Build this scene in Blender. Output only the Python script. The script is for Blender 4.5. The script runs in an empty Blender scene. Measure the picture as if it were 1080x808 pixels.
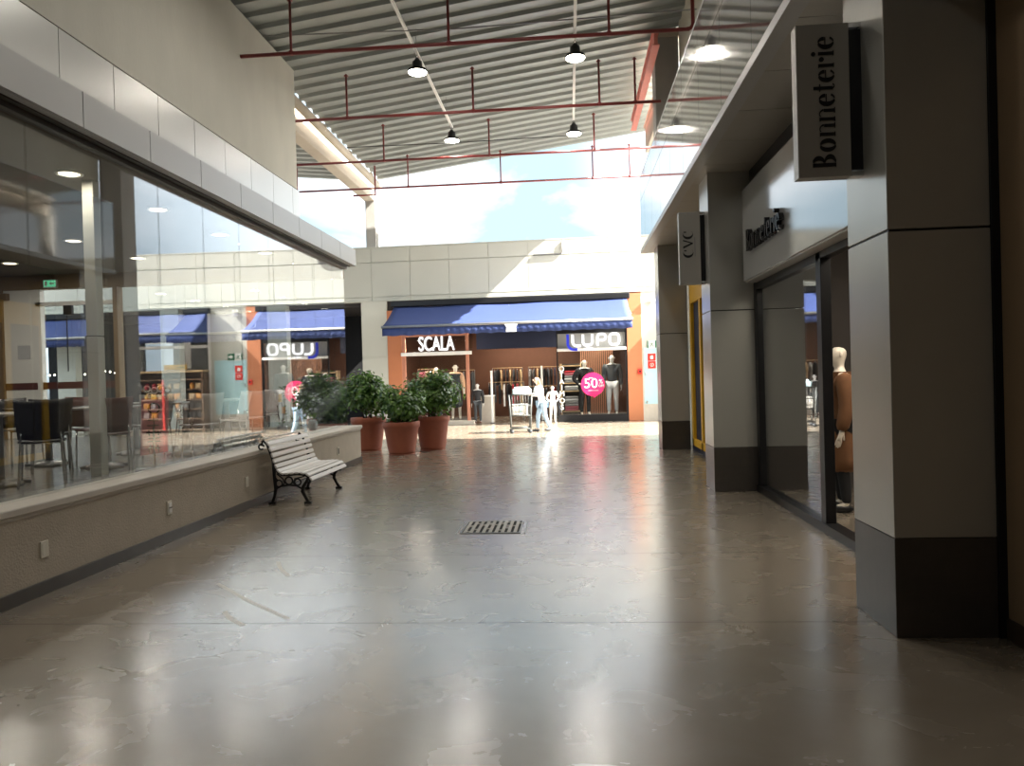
import bpy, bmesh, math, random
from mathutils import Vector, Matrix
random.seed(7)
PI = math.pi
SC = bpy.context.scene
COL = SC.collection

# ------------------------------------------------------------------ materials
def new_mat(name):
    m = bpy.data.materials.new(name); m.use_nodes = True
    nt = m.node_tree; nt.nodes.clear()
    out = nt.nodes.new('ShaderNodeOutputMaterial')
    return m, nt, out

def mat(name, col, rough=.5, metal=0., var=.06, scale=6., bump=0., bscale=40., spec=.5, coat=0., stretch=(1, 1, 1)):
    m, nt, out = new_mat(name)
    b = nt.nodes.new('ShaderNodeBsdfPrincipled')
    b.inputs['Roughness'].default_value = rough
    b.inputs['Metallic'].default_value = metal
    b.inputs['Specular IOR Level'].default_value = spec
    b.inputs['Coat Weight'].default_value = coat
    tc = nt.nodes.new('ShaderNodeTexCoord'); mp = nt.nodes.new('ShaderNodeMapping')
    mp.inputs['Scale'].default_value = stretch
    nt.links.new(tc.outputs['Object'], mp.inputs['Vector'])
    n = nt.nodes.new('ShaderNodeTexNoise'); n.inputs['Scale'].default_value = scale; n.inputs['Detail'].default_value = 4
    nt.links.new(mp.outputs[0], n.inputs['Vector'])
    r = nt.nodes.new('ShaderNodeMix'); r.data_type = 'RGBA'
    r.inputs[6].default_value = (*[max(0, c * (1 - var)) for c in col], 1)
    r.inputs[7].default_value = (*[min(1, c * (1 + var)) for c in col], 1)
    nt.links.new(n.outputs['Fac'], r.inputs[0]); nt.links.new(r.outputs[2], b.inputs['Base Color'])
    if bump:
        n2 = nt.nodes.new('ShaderNodeTexNoise'); n2.inputs['Scale'].default_value = bscale; n2.inputs['Detail'].default_value = 3
        nt.links.new(mp.outputs[0], n2.inputs['Vector'])
        bp = nt.nodes.new('ShaderNodeBump'); bp.inputs['Strength'].default_value = bump; bp.inputs['Distance'].default_value = .01
        nt.links.new(n2.outputs['Fac'], bp.inputs['Height']); nt.links.new(bp.outputs[0], b.inputs['Normal'])
    nt.links.new(b.outputs[0], out.inputs[0])
    return m

def emit(name, col, s):
    m, nt, out = new_mat(name)
    e = nt.nodes.new('ShaderNodeEmission'); e.inputs[0].default_value = (*col, 1); e.inputs[1].default_value = s
    nt.links.new(e.outputs[0], out.inputs[0]); return m

def glass(name, r0=.05, ex=3., tint=(.96, .98, .98)):
    m, nt, out = new_mat(name); N = nt.nodes.new; L = nt.links.new
    g = N('ShaderNodeNewGeometry'); d = N('ShaderNodeVectorMath'); d.operation = 'DOT_PRODUCT'
    L(g.outputs['Incoming'], d.inputs[0]); L(g.outputs['Normal'], d.inputs[1])
    a = N('ShaderNodeMath'); a.operation = 'ABSOLUTE'; L(d.outputs['Value'], a.inputs[0])
    s = N('ShaderNodeMath'); s.operation = 'SUBTRACT'; s.inputs[0].default_value = 1; L(a.outputs[0], s.inputs[1])
    p = N('ShaderNodeMath'); p.operation = 'POWER'; p.inputs[1].default_value = ex; L(s.outputs[0], p.inputs[0])
    k = N('ShaderNodeMath'); k.operation = 'MULTIPLY_ADD'; k.inputs[1].default_value = 1 - r0; k.inputs[2].default_value = r0
    L(p.outputs[0], k.inputs[0])
    t = N('ShaderNodeBsdfTransparent'); t.inputs[0].default_value = (*tint, 1)
    gl = N('ShaderNodeBsdfGlossy'); gl.inputs['Roughness'].default_value = 0.0; gl.inputs[0].default_value = (.97, .98, 1, 1)
    mx = N('ShaderNodeMixShader'); L(k.outputs[0], mx.inputs[0]); L(t.outputs[0], mx.inputs[1]); L(gl.outputs[0], mx.inputs[2])
    L(mx.outputs[0], out.inputs[0]); return m

def floor_mat():
    m, nt, out = new_mat('polished_concrete'); N = nt.nodes.new; L = nt.links.new
    b = N('ShaderNodeBsdfPrincipled')
    tc = N('ShaderNodeTexCoord')
    def noise(sc, det, st=(1, 1, 1), dist=0.):
        mp = N('ShaderNodeMapping'); mp.inputs['Scale'].default_value = st; L(tc.outputs['Object'], mp.inputs[0])
        n = N('ShaderNodeTexNoise'); n.inputs['Scale'].default_value = sc; n.inputs['Detail'].default_value = det
        n.inputs['Distortion'].default_value = dist
        L(mp.outputs[0], n.inputs['Vector']); return n.outputs['Fac']
    big = noise(.45, 4, (1, 1, 1), .6); mid = noise(2.6, 8, (1, 1.2, 1), .7); fine = noise(14, 6)
    cr = N('ShaderNodeValToRGB'); cr.color_ramp.elements[0].position = .2; cr.color_ramp.elements[1].position = .8
    cr.color_ramp.elements[0].color = (.185, .150, .110, 1); cr.color_ramp.elements[1].color = (.27, .228, .175, 1)
    mx = N('ShaderNodeMath'); mx.operation = 'ADD'; L(big, mx.inputs[0]); L(mid, mx.inputs[1])
    hf = N('ShaderNodeMath'); hf.operation = 'MULTIPLY'; hf.inputs[1].default_value = .5; L(mx.outputs[0], hf.inputs[0])
    L(hf.outputs[0], cr.inputs[0])
    # saw-cut joints across the passage, every 1.88 m
    sp = N('ShaderNodeSeparateXYZ'); L(tc.outputs['Object'], sp.inputs[0])
    ad = N('ShaderNodeMath'); ad.operation = 'ADD'; ad.inputs[1].default_value = -4.90 + 18.8; L(sp.outputs['Y'], ad.inputs[0])
    md = N('ShaderNodeMath'); md.operation = 'PINGPONG'; md.inputs[1].default_value = .94; L(ad.outputs[0], md.inputs[0])
    lt = N('ShaderNodeMath'); lt.operation = 'LESS_THAN'; lt.inputs[1].default_value = .007; L(md.outputs[0], lt.inputs[0])
    cw = N('ShaderNodeMath'); cw.operation = 'MULTIPLY_ADD'; cw.inputs[1].default_value = -.7; cw.inputs[2].default_value = .7; L(lt.outputs[0], cw.inputs[0])
    mj = N('ShaderNodeMix'); mj.data_type = 'RGBA'; mj.inputs[7].default_value = (.03, .026, .022, 1)
    L(lt.outputs[0], mj.inputs[0]); L(cr.outputs[0], mj.inputs[6]); L(mj.outputs[2], b.inputs['Base Color'])
    rr = N('ShaderNodeMapRange'); rr.inputs[1].default_value = .3; rr.inputs[2].default_value = .7
    rr.inputs[3].default_value = .22; rr.inputs[4].default_value = .30; L(mid, rr.inputs[0]); L(rr.outputs[0], b.inputs['Roughness'])
    b.inputs['Specular IOR Level'].default_value = 1.0; L(cw.outputs[0], b.inputs['Coat Weight']); b.inputs['Coat Roughness'].default_value = .21; b.inputs['Coat IOR'].default_value = 1.95
    b1 = N('ShaderNodeBump'); b1.inputs['Strength'].default_value = .008; b1.inputs['Distance'].default_value = .02; L(mid, b1.inputs['Height'])
    b2 = N('ShaderNodeBump'); b2.inputs['Strength'].default_value = .03; b2.inputs['Distance'].default_value = .005; L(fine, b2.inputs['Height'])
    L(b1.outputs[0], b2.inputs['Normal']); L(b2.outputs[0], b.inputs['Normal'])
    L(b.outputs[0], out.inputs[0]); return m

def leaf_mat():
    m, nt, out = new_mat('glossy_leaf'); N = nt.nodes.new; L = nt.links.new
    b = N('ShaderNodeBsdfPrincipled'); b.inputs['Roughness'].default_value = .2
    g = N('ShaderNodeNewGeometry'); cr = N('ShaderNodeValToRGB')
    cr.color_ramp.elements[0].color = (.012, .042, .012, 1); cr.color_ramp.elements[1].color = (.15, .27, .06, 1)
    L(g.outputs['Random Per Island'], cr.inputs[0]); L(cr.outputs[0], b.inputs['Base Color'])
    t = N('ShaderNodeBsdfTranslucent'); t.inputs[0].default_value = (.12, .25, .03, 1)
    mx = N('ShaderNodeMixShader'); mx.inputs[0].default_value = .22; L(b.outputs[0], mx.inputs[1]); L(t.outputs[0], mx.inputs[2])
    L(mx.outputs[0], out.inputs[0]); return m

M = dict(
    floor=floor_mat(),
    cafe_floor=mat('cafe_floor_tile', (.20, .195, .18), .22, var=.25, scale=3, stretch=(.4, 4, 1)),
    concrete=mat('cream_concrete', (.49, .47, .405), .85, var=.10, scale=2.2, bump=.25, bscale=30, stretch=(1, 1, .35)),
    render_low=mat('rough_render', (.46, .40, .32), .9, var=.12, scale=5, bump=.6, bscale=55),
    sill=mat('stone_sill', (.52, .47, .40), .5, var=.1, scale=8),
    base_grey=mat('grey_skirting', (.075, .068, .06), .35, var=.2),
    clad=mat('silver_cladding', (.41, .405, .395), .42, .35, var=.03, scale=1.5),
    clad_up=mat('silver_cladding_upper', (.46, .455, .43), .30, .30, var=.03, scale=1.5),
    clad_r=mat('satin_cladding', (.44, .425, .40), .06, .80, var=.03, scale=1.5, bump=.012, bscale=1.2),
    col_clad=mat('column_cladding', (.475, .47, .435), .30, .45, var=.03, scale=2),
    plinth=mat('dark_plinth', (.075, .066, .058), .28, .3, var=.15, scale=14),
    soffit=mat('soffit_panel', (.40, .375, .33), .42, .3, var=.05),
    dark=mat('black_metal', (.018, .018, .02), .35, .4, var=.2),
    gasket=mat('brown_track', (.06, .05, .04), .4, .4, var=.2),
    far=mat('cream_panel', (.50, .495, .435), .6, var=.03, scale=1),
    roof=mat('galvanised_deck', (.31, .33, .315), .42, .35, var=.08, scale=2),
    beam=mat('precast_beam', (.47, .41, .33), .8, var=.10, scale=3, bump=.15),
    colconc=mat('grey_concrete', (.36, .345, .32), .8, var=.08, scale=3),
    red=mat('red_pipe_paint', (.20, .030, .028), .4, var=.15),
    redbeam=mat('faded_red_paint', (.62, .20, .16), .5, var=.12),
    white=mat('white_paint', (.80, .79, .76), .5, var=.02),
    offwhite=mat('offwhite_plastic', (.70, .66, .56), .45, var=.03),
    chrome=mat('chrome_tube', (.72, .72, .73), .16, 1., var=.03),
    steel=mat('grey_steel', (.30, .30, .30), .35, .8, var=.08),
    terra=mat('terracotta_plastic', (.33, .095, .05), .55, var=.12, scale=9),
    soil=mat('dark_soil', (.03, .022, .016), .95, var=.4, scale=40),
    leaf=leaf_mat(),
    stem=mat('brown_stem', (.09, .065, .04), .8, var=.2),
    slat=mat('pale_slat_paint', (.74, .71, .67), .42, var=.08, scale=20, stretch=(1, .15, 1)),
    iron=mat('black_cast_iron', (.012, .012, .013), .42, .5, var=.2),
    awning=mat('blue_awning_cloth', (.016, .033, .125), .75, var=.08, scale=5, bump=.1, bscale=20),
    orange=mat('orange_render', (.46, .165, .07), .6, var=.05),
    salmon=mat('salmon_wood', (.45, .19, .12), .5, var=.1),
    brownwall=mat('brown_shop_wall', (.115, .045, .022), .7, var=.1),
    navy=mat('navy_panel', (.010, .016, .045), .5, var=.1),
    shopdark=mat('shop_dark', (.05, .042, .038), .7, var=.1),
    yellow=mat('yellow_frame', (.66, .36, .015), .45, var=.05),
    ochre=mat('ochre_wood', (.22, .145, .075), .5, var=.1),
    pink=mat('magenta_vinyl', (.72, .012, .12), .5, var=.03),
    lblue=mat('pale_blue_panel', (.42, .64, .68), .35, var=.04),
    exitgreen=mat('exit_green', (.01, .13, .06), .4, var=.05),
    signred=mat('sign_red', (.72, .03, .02), .45, var=.05),
    brownpaint=mat('brown_wall_paint', (.30, .205, .12), .75, var=.04, bump=.2, bscale=60),
    brownbase=mat('brown_skirting', (.06, .038, .025), .5, var=.1),
    signface=mat('grey_sign_face', (.42, .40, .365), .4, .2, var=.03),
    signbox=mat('glossy_sign_face', (.55, .55, .55), .09, .35, var=.02, spec=.8),
    letter=mat('black_letter', (.012, .012, .013), .4, var=.1),
    mirrorletter=mat('dark_chrome_letter', (.06, .06, .065), .2, .8, var=.05),
    brownlam=mat('brown_laminate', (.10, .028, .018), .4, var=.15),
    darklam=mat('dark_laminate', (.016, .013, .012), .4, var=.2),
    tablegrey=mat('grey_table_top', (.35, .34, .32), .3, var=.05),
    skin=mat('skin', (.62, .40, .29), .55, var=.05),
    hair=mat('fair_hair', (.48, .30, .12), .5, var=.2, scale=30),
    jeans=mat('pale_denim', (.33, .45, .58), .8, var=.1, scale=20),
    lightcloth=mat('white_cloth', (.80, .78, .74), .8, var=.04),
    mannequin=mat('ivory_mannequin', (.78, .70, .60), .45, var=.03),
    mannwhite=mat('white_mannequin', (.85, .82, .76), .45, var=.03),
    manngrey=mat('grey_mannequin', (.55, .54, .52), .4, var=.03),
    coat=mat('camel_coat', (.17, .075, .03), .85, var=.15, scale=15),
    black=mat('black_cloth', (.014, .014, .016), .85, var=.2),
    charcoal=mat('charcoal_cloth', (.05, .055, .06), .85, var=.15),
    greycloth=mat('grey_cloth', (.24, .24, .24), .85, var=.1),
    palegrey=mat('pale_grey_cloth', (.52, .52, .53), .85, var=.06),
    peach=mat('peach_cloth', (.72, .42, .26), .85, var=.08),
    rose=mat('rose_cloth', (.42, .11, .14), .85, var=.12),
    redcloth=mat('red_cloth', (.38, .02, .03), .85, var=.12),
    tan=mat('tan_cloth', (.46, .32, .17), .85, var=.1),
    boxblue=mat('pale_blue_plastic', (.55, .72, .76), .4, var=.06),
    cartgrey=mat('cart_grey', (.08, .085, .08), .45, .2, var=.1),
    wood=mat('slat_wood', (.46, .22, .13), .55, var=.18, scale=10, stretch=(6, 1, .4)),
    plankwood=mat('dark_plank', (.13, .07, .035), .55, var=.25, scale=4, stretch=(1, 1, 8)),
    bannerpink=mat('pink_banner', (.75, .34, .38), .7, var=.05),
    grate=mat('grate_metal', (.33, .29, .23), .38, .7, var=.35, scale=9),
    pitshade=mat('dark_pit_tone', (.012, .011, .01), .9, var=.2),
    fruit=mat('orange_pack', (.60, .26, .03), .5, var=.2),
    lupoblue=mat('logo_blue', (.03, .05, .75), .4, var=.03),
    logowhite=emit('emissive_letter', (1, .98, .95), 1.05),  # white letters glow evenly by emission
    lamp=emit('high_bay_led', (1, .93, .78), 9.),
    downl=emit('warm_downlight', (1, .80, .55), 3.),
    strip=emit('shop_strip_light', (1, .86, .68), 14.),
    exitlit=emit('lit_exit_green', (.10, .42, .22), .5),
    bulb=emit('string_bulb', (1, .9, .7), 6.),
    tape=mat('tape_residue', (.62, .57, .48), .25, var=.15, scale=30),
    backing=mat('grey_backing', (.33, .33, .31), .6, var=.04),
    cafeceil=mat('brown_ceiling_paint', (.10, .075, .05), .8, var=.05),
    glass=glass('reflective_glass', .05, 3.2),
    glass2=glass('clear_shop_glass', .04, 4.),
)

# ------------------------------------------------------------------ mesh builder
class MB:
    def __init__(s): s.v = []; s.f = []
    def add(s, vs, fs):
        o = len(s.v); s.v += [tuple(v) for v in vs]; s.f += [tuple(i + o for i in f) for f in fs]; return s
    def box(s, x0, x1, y0, y1, z0, z1):
        vs = [(x, y, z) for x in (x0, x1) for y in (y0, y1) for z in (z0, z1)]
        return s.add(vs, [(0, 1, 3, 2), (4, 6, 7, 5), (0, 4, 5, 1), (2, 3, 7, 6), (0, 2, 6, 4), (1, 5, 7, 3)])
    def obox(s, c, size, rot=Matrix.Identity(3)):
        c = Vector(c); h = [a / 2 for a in size]
        vs = [c + rot @ Vector((x * h[0], y * h[1], z * h[2])) for x in (-1, 1) for y in (-1, 1) for z in (-1, 1)]
        return s.add(vs, [(0, 1, 3, 2), (4, 6, 7, 5), (0, 4, 5, 1), (2, 3, 7, 6), (0, 2, 6, 4), (1, 5, 7, 3)])
    def cbox(s, x0, x1, y0, y1, z0, z1, b=.01):       # box with chamfered edges
        bm = bmesh.new(); bmesh.ops.create_cube(bm, size=1)
        for v in bm.verts:
            v.co = Vector(((x0 + x1) / 2 + v.co.x * (x1 - x0), (y0 + y1) / 2 + v.co.y * (y1 - y0), (z0 + z1) / 2 + v.co.z * (z1 - z0)))
        b = min(b, abs(x1 - x0) * .4, abs(y1 - y0) * .4, abs(z1 - z0) * .4)
        bmesh.ops.bevel(bm, geom=bm.edges[:], offset=b, segments=2, affect='EDGES', profile=.5)
        bm.verts.index_update()
        s.add([v.co[:] for v in bm.verts], [[v.index for v in f.verts] for f in bm.faces]); bm.free(); return s
    def tube(s, pts, r, seg=8, closed=False, ry=None):
        pts = [Vector(p) for p in pts]; n = len(pts); rs = r if isinstance(r, (list, tuple)) else [r] * n
        T = []
        for i in range(n):
            a = pts[(i - 1) % n] if (closed or i > 0) else pts[i]; b = pts[(i + 1) % n] if (closed or i < n - 1) else pts[i]
            T.append((b - a).normalized())
        up = Vector((0, 0, 1)) if abs(T[0].z) < .9 else Vector((1, 0, 0))
        u = T[0].cross(up).normalized(); rings = []
        for i in range(n):
            u = (u - T[i] * u.dot(T[i])).normalized(); w = T[i].cross(u)
            rings.append([pts[i] + (u * math.cos(2 * PI * k / seg) + w * math.sin(2 * PI * k / seg)) * rs[i] for k in range(seg)])
        vs = [v for rg in rings for v in rg]; fs = []
        m = n if closed else n - 1
        for i in range(m):
            j = (i + 1) % n
            for k in range(seg):
                l = (k + 1) % seg; fs.append((i * seg + k, i * seg + l, j * seg + l, j * seg + k))
        if not closed:
            fs.append(tuple(range(seg - 1, -1, -1))); fs.append(tuple((n - 1) * seg + k for k in range(seg)))
        return s.add(vs, fs)
    def lathe(s, prof, c=(0, 0, 0), seg=24, sx=1, sy=1):
        vs = []; fs = []; n = len(prof)
        for r, z in prof:
            for k in range(seg):
                a = 2 * PI * k / seg; vs.append((c[0] + r * sx * math.cos(a), c[1] + r * sy * math.sin(a), c[2] + z))
        for i in range(n - 1):
            for k in range(seg):
                l = (k + 1) % seg; fs.append((i * seg + k, i * seg + l, (i + 1) * seg + l, (i + 1) * seg + k))
        fs.append(tuple(range(seg - 1, -1, -1))); fs.append(tuple((n - 1) * seg + k for k in range(seg)))
        return s.add(vs, fs)
    def prism(s, poly, fn, d0, d1):
        n = len(poly); vs = [fn(a, b, d0) for a, b in poly] + [fn(a, b, d1) for a, b in poly]
        fs = [tuple(range(n - 1, -1, -1)), tuple(range(n, 2 * n))] + [(i, (i + 1) % n, n + (i + 1) % n, n + i) for i in range(n)]
        return s.add(vs, fs)
    def strip(s, A, B, fn, d0, d1):                    # solid between two matching outlines
        n = len(A)
        for i in range(n - 1): s.prism([A[i], A[i + 1], B[i + 1], B[i]], fn, d0, d1)
        return s
    def ell(s, c, r, seg=14, rings=9):
        prof = [(max(.02, math.sin(PI * i / rings)), -math.cos(PI * i / rings)) for i in range(rings + 1)]
        o = MB().lathe(prof, seg=seg)
        return s.add([(c[0] + x * r[0], c[1] + y * r[1], c[2] + z * r[2]) for x, y, z in o.v], o.f)
    def build(s, name, m, parent=None, smooth=False, recalc=True):
        me = bpy.data.meshes.new(name)
        me.from_pydata(s.v, [], s.f)
        bm = bmesh.new(); bm.from_mesh(me)
        if recalc: bmesh.ops.recalc_face_normals(bm, faces=bm.faces[:])
        bm.to_mesh(me); bm.free()
        if smooth:
            for p in me.polygons: p.use_smooth = True
        me.materials.append(m if not isinstance(m, str) else M[m])
        o = bpy.data.objects.new(name, me); COL.objects.link(o)
        if parent: o.parent = parent
        return o

def tag(o, label, cat, group=None, kind=None):
    if label: o['label'] = label
    if cat: o['category'] = cat
    if group: o['group'] = group
    if kind: o['kind'] = kind
    return o
def thing(name, label, cat, loc=(0, 0, 0), rz=0., group=None):
    o = bpy.data.objects.new(name, None); COL.objects.link(o)
    o.location = loc; o.rotation_euler = (0, 0, rz); o.empty_display_size = .1
    return tag(o, label, cat, group)
def struct(name, mb, m, loc=(0, 0, 0), rz=0., parent=None):
    o = mb.build(name, m, parent); o.location = loc; o.rotation_euler = (0, 0, rz)
    if not parent: o['kind'] = 'structure'
    return o
def kids(o): return [c for c in bpy.data.objects if c.parent == o]
def copy_tree(o, loc=None, rz=None, label=None, group=None, parent=None):
    c = o.copy(); COL.objects.link(c); c.parent = parent
    for ch in kids(o): copy_tree(ch, parent=c)
    if loc is not None: c.location = loc
    if rz is not None: c.rotation_euler = (0, 0, rz)
    if label: c['label'] = label
    if group: c['group'] = group
    return c

def text_mesh(txt, size, depth, name, m, parent, mtx, sx=1., bold=0.):
    cu = bpy.data.curves.new(name, 'FONT'); cu.body = txt; cu.size = size; cu.extrude = depth / 2; cu.offset = bold
    cu.align_x = 'CENTER'; cu.align_y = 'CENTER'
    t = bpy.data.objects.new(name + '_tmp', cu); COL.objects.link(t)
    bpy.context.view_layer.update()
    me = bpy.data.meshes.new_from_object(t.evaluated_get(bpy.context.evaluated_depsgraph_get()))
    bpy.data.objects.remove(t); bpy.data.curves.remove(cu)
    me.materials.clear(); me.materials.append(M[m]); me.name = name
    me.transform(mtx @ Matrix.Diagonal((sx, 1, 1, 1)))
    o = bpy.data.objects.new(name, me); COL.objects.link(o); o.parent = parent
    return o
R90X = Matrix.Rotation(PI / 2, 4, 'X')                 # text in XZ plane facing -Y
def TM(x, y, z): return Matrix.Translation((x, y, z)) @ R90X

# facade frame: x along the far shop fronts, y into the shops
FA = -0.029
FO = Vector((0, 25.78, 0))
def FW(x, y, z=0.): return Vector((FO.x + x * math.cos(FA) - y * math.sin(FA), FO.y + x * math.sin(FA) + y * math.cos(FA), z))

wn = [0]
def window(mb, m='glass2', loc=(0, 0, 0), rz=0.):
    wn[0] += 1; return struct('window_%d' % wn[0], mb, m, loc, rz)
tn = [0]
def trim(mb, m, loc=(0, 0, 0), rz=0.):
    tn[0] += 1; return struct('trim_%d' % tn[0], mb, m, loc, rz)

def panels(mb, fixed, axis, a0, a1, rows, pitch, off, gap=.012, th=.03, side=1, back=True):
    """cladding cassettes on the plane axis=fixed; the face is at fixed, the body behind it (direction side)"""
    k0 = math.floor((a0 - off) / pitch); cuts = [a0]
    k = k0
    while off + k * pitch < a1:
        c = off + k * pitch
        if c > a0 + .02 and c < a1 - .02: cuts.append(c)
        k += 1
    cuts.append(a1)
    lo, hi = sorted((fixed, fixed + side * th))
    def bx(p, q, z0, z1, l, h):
        if axis == 'X': mb.box(l, h, p, q, z0, z1)
        else: mb.box(p, q, l, h, z0, z1)
    for z0, z1 in rows:
        for p, q in zip(cuts[:-1], cuts[1:]):
            bx(p + gap / 2, q - gap / 2, z0 + gap / 2, z1 - gap / 2, lo, hi)
    if back:
        l2, h2 = sorted((fixed + side * th, fixed + side * (th + .1)))
        bx(a0, a1, rows[0][0] + .002, rows[-1][1] - .002, l2, h2)
    return mb

# ------------------------------------------------------------------ SETTING
BACK = -12.
struct('floor', MB().box(-24, 24, BACK - 8, 46, -.3, 0), 'floor')

# --- left side: cafe box and concrete wall above it
XW = -4.14; XG = -4.37; XU = -5.85
struct('wall_left', MB().box(XU - .3, XU, BACK, 16.3, 5.84, 8.44), 'concrete')
trim(panels(MB(), XU, 'X', BACK, 16.42, [(4.2, 4.95), (4.95, 5.83)], 1.075, 9.56, side=-1), 'clad_up')
trim(panels(MB(), XW, 'X', BACK, 14.72, [(3.853, 4.18)], 1.057, 6.30, side=-1), 'clad')
trim(MB().box(XU - .1, XW - .03, BACK, 14.72, 4.10, 4.18).box(XU, XW - .14, 14.64, 14.72, 3.86, 4.10), 'clad')
trim(MB().box(XG - .05, XW - .13, BACK, 14.66, 3.85, 3.90).box(XG - .02, XG + .06, BACK, 14.66, 3.80, 3.852)
     .box(XW - .13, XW - .10, BACK, 14.66, 3.84, 3.87), 'gasket')
struct('wall_left', MB().box(XG - .12, XW, BACK, 14.69, 0, .66), 'render_low')
trim(MB().cbox(XG - .10, XW + .035, BACK, 14.72, .66, .725, .012).cbox(XG - .1, XW + .012, BACK, 14.70, .63, .66, .006), 'sill')
struct('baseboard_left', MB().cbox(XW - .01, XW + .018, BACK, 14.71, 0, .105, .004), 'base_grey')
jo = [5.88 + (k - 8) * 1.0 for k in range(0, 18)]
jo = [y for y in jo if y > -2.5 and y < 14.3] + [14.60]
for a, b in zip(jo[:-1], jo[1:]):
    window(MB().box(XG - .006, XG + .006, a + .006, b - .006, .725, 3.80), 'glass')
struct('wall_left', MB().box(XG - .12, XG + .02, BACK, jo[0], .7, 3.86), 'concrete')

# cafe room
cc = thing('column', 'slim beige column standing inside the cafe close behind the glass', 'column', (-5.32, 8.02, .62))
MB().cbox(0, .13, 0, .13, 0, 1.55, .008).cbox(0, .13, 0, .13, 1.56, 3.28, .008).build('cladding', 'far', cc)
MB().box(.01, .12, .01, .12, 0, 3.28).build('core', 'dark', cc)
struct('floor', MB().box(-16, XG - .1, -6, 14.6, .3, .62), 'cafe_floor')
struct('ceiling', MB().box(-16, XG - .04, -6, 14.6, 3.9, 4.05), 'cafeceil')
struct('wall_left', MB().box(-16.2, -16, -6, 14.6, 0, 4.0), 'white')
struct('wall_back', MB().box(-16, XG - .1, -6.2, -6, 0, 4.0), 'far')
# end wall of the cafe (y = 14.6): white panel, door, ochre posts, glazing
EY = 14.6
struct('wall_far', MB().box(-16, -11.45, EY, EY + .15, .62, 3.9).box(-11.45, -10.72, EY, EY + .12, .62, 3.62), 'white')
trim(MB().box(-16, XG - .02, EY - .05, EY + .13, 3.62, 3.90), 'ochre')
trim(MB().box(-11.53, -11.42, EY - .06, EY + .14, .62, 3.66), 'ochre')
trim(MB().box(-9.07, -8.98, EY - .06, EY + .14, .62, 3.62), 'ochre')
trim(MB().box(-10.72, -10.62, EY - .03, EY + .1, .62, 3.62).box(-10.72, -9.07, EY - .03, EY + .1, 3.28, 3.36), 'white')
window(MB().box(-10.62, -9.86, EY + .02, EY + .032, .64, 3.28), 'glass2')
window(MB().box(-9.84, -9.08, EY + .02, EY + .032, .64, 3.28), 'glass2')
for a, b in ((-8.97, -7.82), (-7.8, -6.66), (-6.64, -5.5), (-5.48, -4.37)):
    window(MB().box(a, b, EY + .02, EY + .032, .725, 3.62), 'glass2')
trim(MB().box(-9, XG, EY - .04, EY + .1, .62, .725), 'sill')
o = tag(MB().box(-11.42, -9.07, EY - .012, EY + .014, 1.60, 1.74).build('safety_band', 'brownlam'), 'brown printed safety band stuck across the cafe end glass', 'sticker')
o = thing('exit_sign', 'small lit green exit sign above the cafe door', 'sign', (-10.35, EY - .08, 3.72))
MB().cbox(-.14, .14, -.02, .03, -.08, .08, .008).build('sign_box', 'white', o)
MB().box(-.125, .125, -.026, -.02, -.065, .065).build('sign_face', 'exitlit', o)
MB().box(.02, .10, -.032, -.026, -.012, .012).prism([(-.0, 0), (.04, .035), (.04, -.035)], lambda a, b, d: (a, d, b), -.032, -.026).box(-.1, -.05, -.032, -.026, -.045, .045).build('sign_mark', 'white', o)
tag(MB().box(-11.14, -10.87, EY - .012, EY - .004, 2.22, 2.5).box(-11.10, -10.92, EY - .013, EY - .012, 2.36, 2.38).box(-11.12, -10.9, EY - .013, EY - .012, 2.30, 2.32).build('paper_notice', 'palegrey'),
    'small grey paper notice taped to the white cafe end panel', 'notice')
tag(MB().cbox(-11.40, -11.28, EY - .1, EY, 3.42, 3.56, .01).build('door_sensor', 'ochre'), 'small tan box in the top corner of the white cafe panel', 'sensor')
for x, w in ((-10.05, 'left'), (-9.62, 'right')):
    h = thing('door_closer', 'black patch fitting at the top of the %s cafe door leaf' % w, 'fitting', (x, EY, 3.2))
    MB().cbox(-.09, .09, -.03, .05, -.11, .1, .01).build('plate', 'dark', h)
    MB().tube([(0, -.05, -.11), (0, -.05, -1.25)], .012).build('pull_bar', 'dark', h)

# --- right side
XP = 1.877; XQ = 2.453; XF = 1.64
trim(panels(MB(), XF, 'X', BACK, 16.79, [(4.30, 5.33), (5.33, 5.83)], 1.31, 5.4, side=1), 'clad_r')
trim(MB().box(XF - .012, XF + .13, BACK, 16.80, 4.205, 4.29).box(XF, XF + .13, 16.75, 16.80, 4.29, 5.83).box(XF, 2.75, BACK, 16.8, 5.83, 5.86), 'clad')
sf = MB()
jy = [BACK] + [5.82 + k * 1.0 for k in range(-17, 11)] + [16.79]
for a, b in zip(jy[:-1], jy[1:]): sf.box(XF + .13, 2.9, a + .006, b - .006, 4.212, 4.24)
sf.box(XF + .13, 2.9, BACK, 16.79, 4.245, 4.3)
struct('ceiling', sf, 'soffit')
struct('wall_right', MB().box(2.75, 3.0, BACK, 18.0, 4.24, 9.75), 'concrete')
struct('wall_right', MB().box(2.5, 2.75, BACK, 4.6, 0, 4.212), 'brownpaint')
struct('baseboard_right', MB().cbox(2.482, 2.52, BACK, 4.58, 0, .12, .004), 'brownbase')
trim(MB().box(XQ + .0, 2.52, 4.585, 5.0, 0, 4.212), 'dark')
def column(y0, label):
    t = thing('column', label, 'column', (XP, y0, 0))
    w = XQ - XP; d = .63
    MB().cbox(0, w, 0, d, 0, .585, .004).build('plinth', 'plinth', t)
    MB().box(.012, w - .012, .012, d - .012, .58, 4.2).build('core', 'dark', t)
    MB().cbox(0, w, 0, d, .589, 2.386, .004).cbox(0, w, 0, d, 2.40, 4.21, .004).build('cladding', 'col_clad', t)
    return t
column(4.60, 'grey clad column with dark plinth nearest on the right, carrying the tall blade sign')
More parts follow.
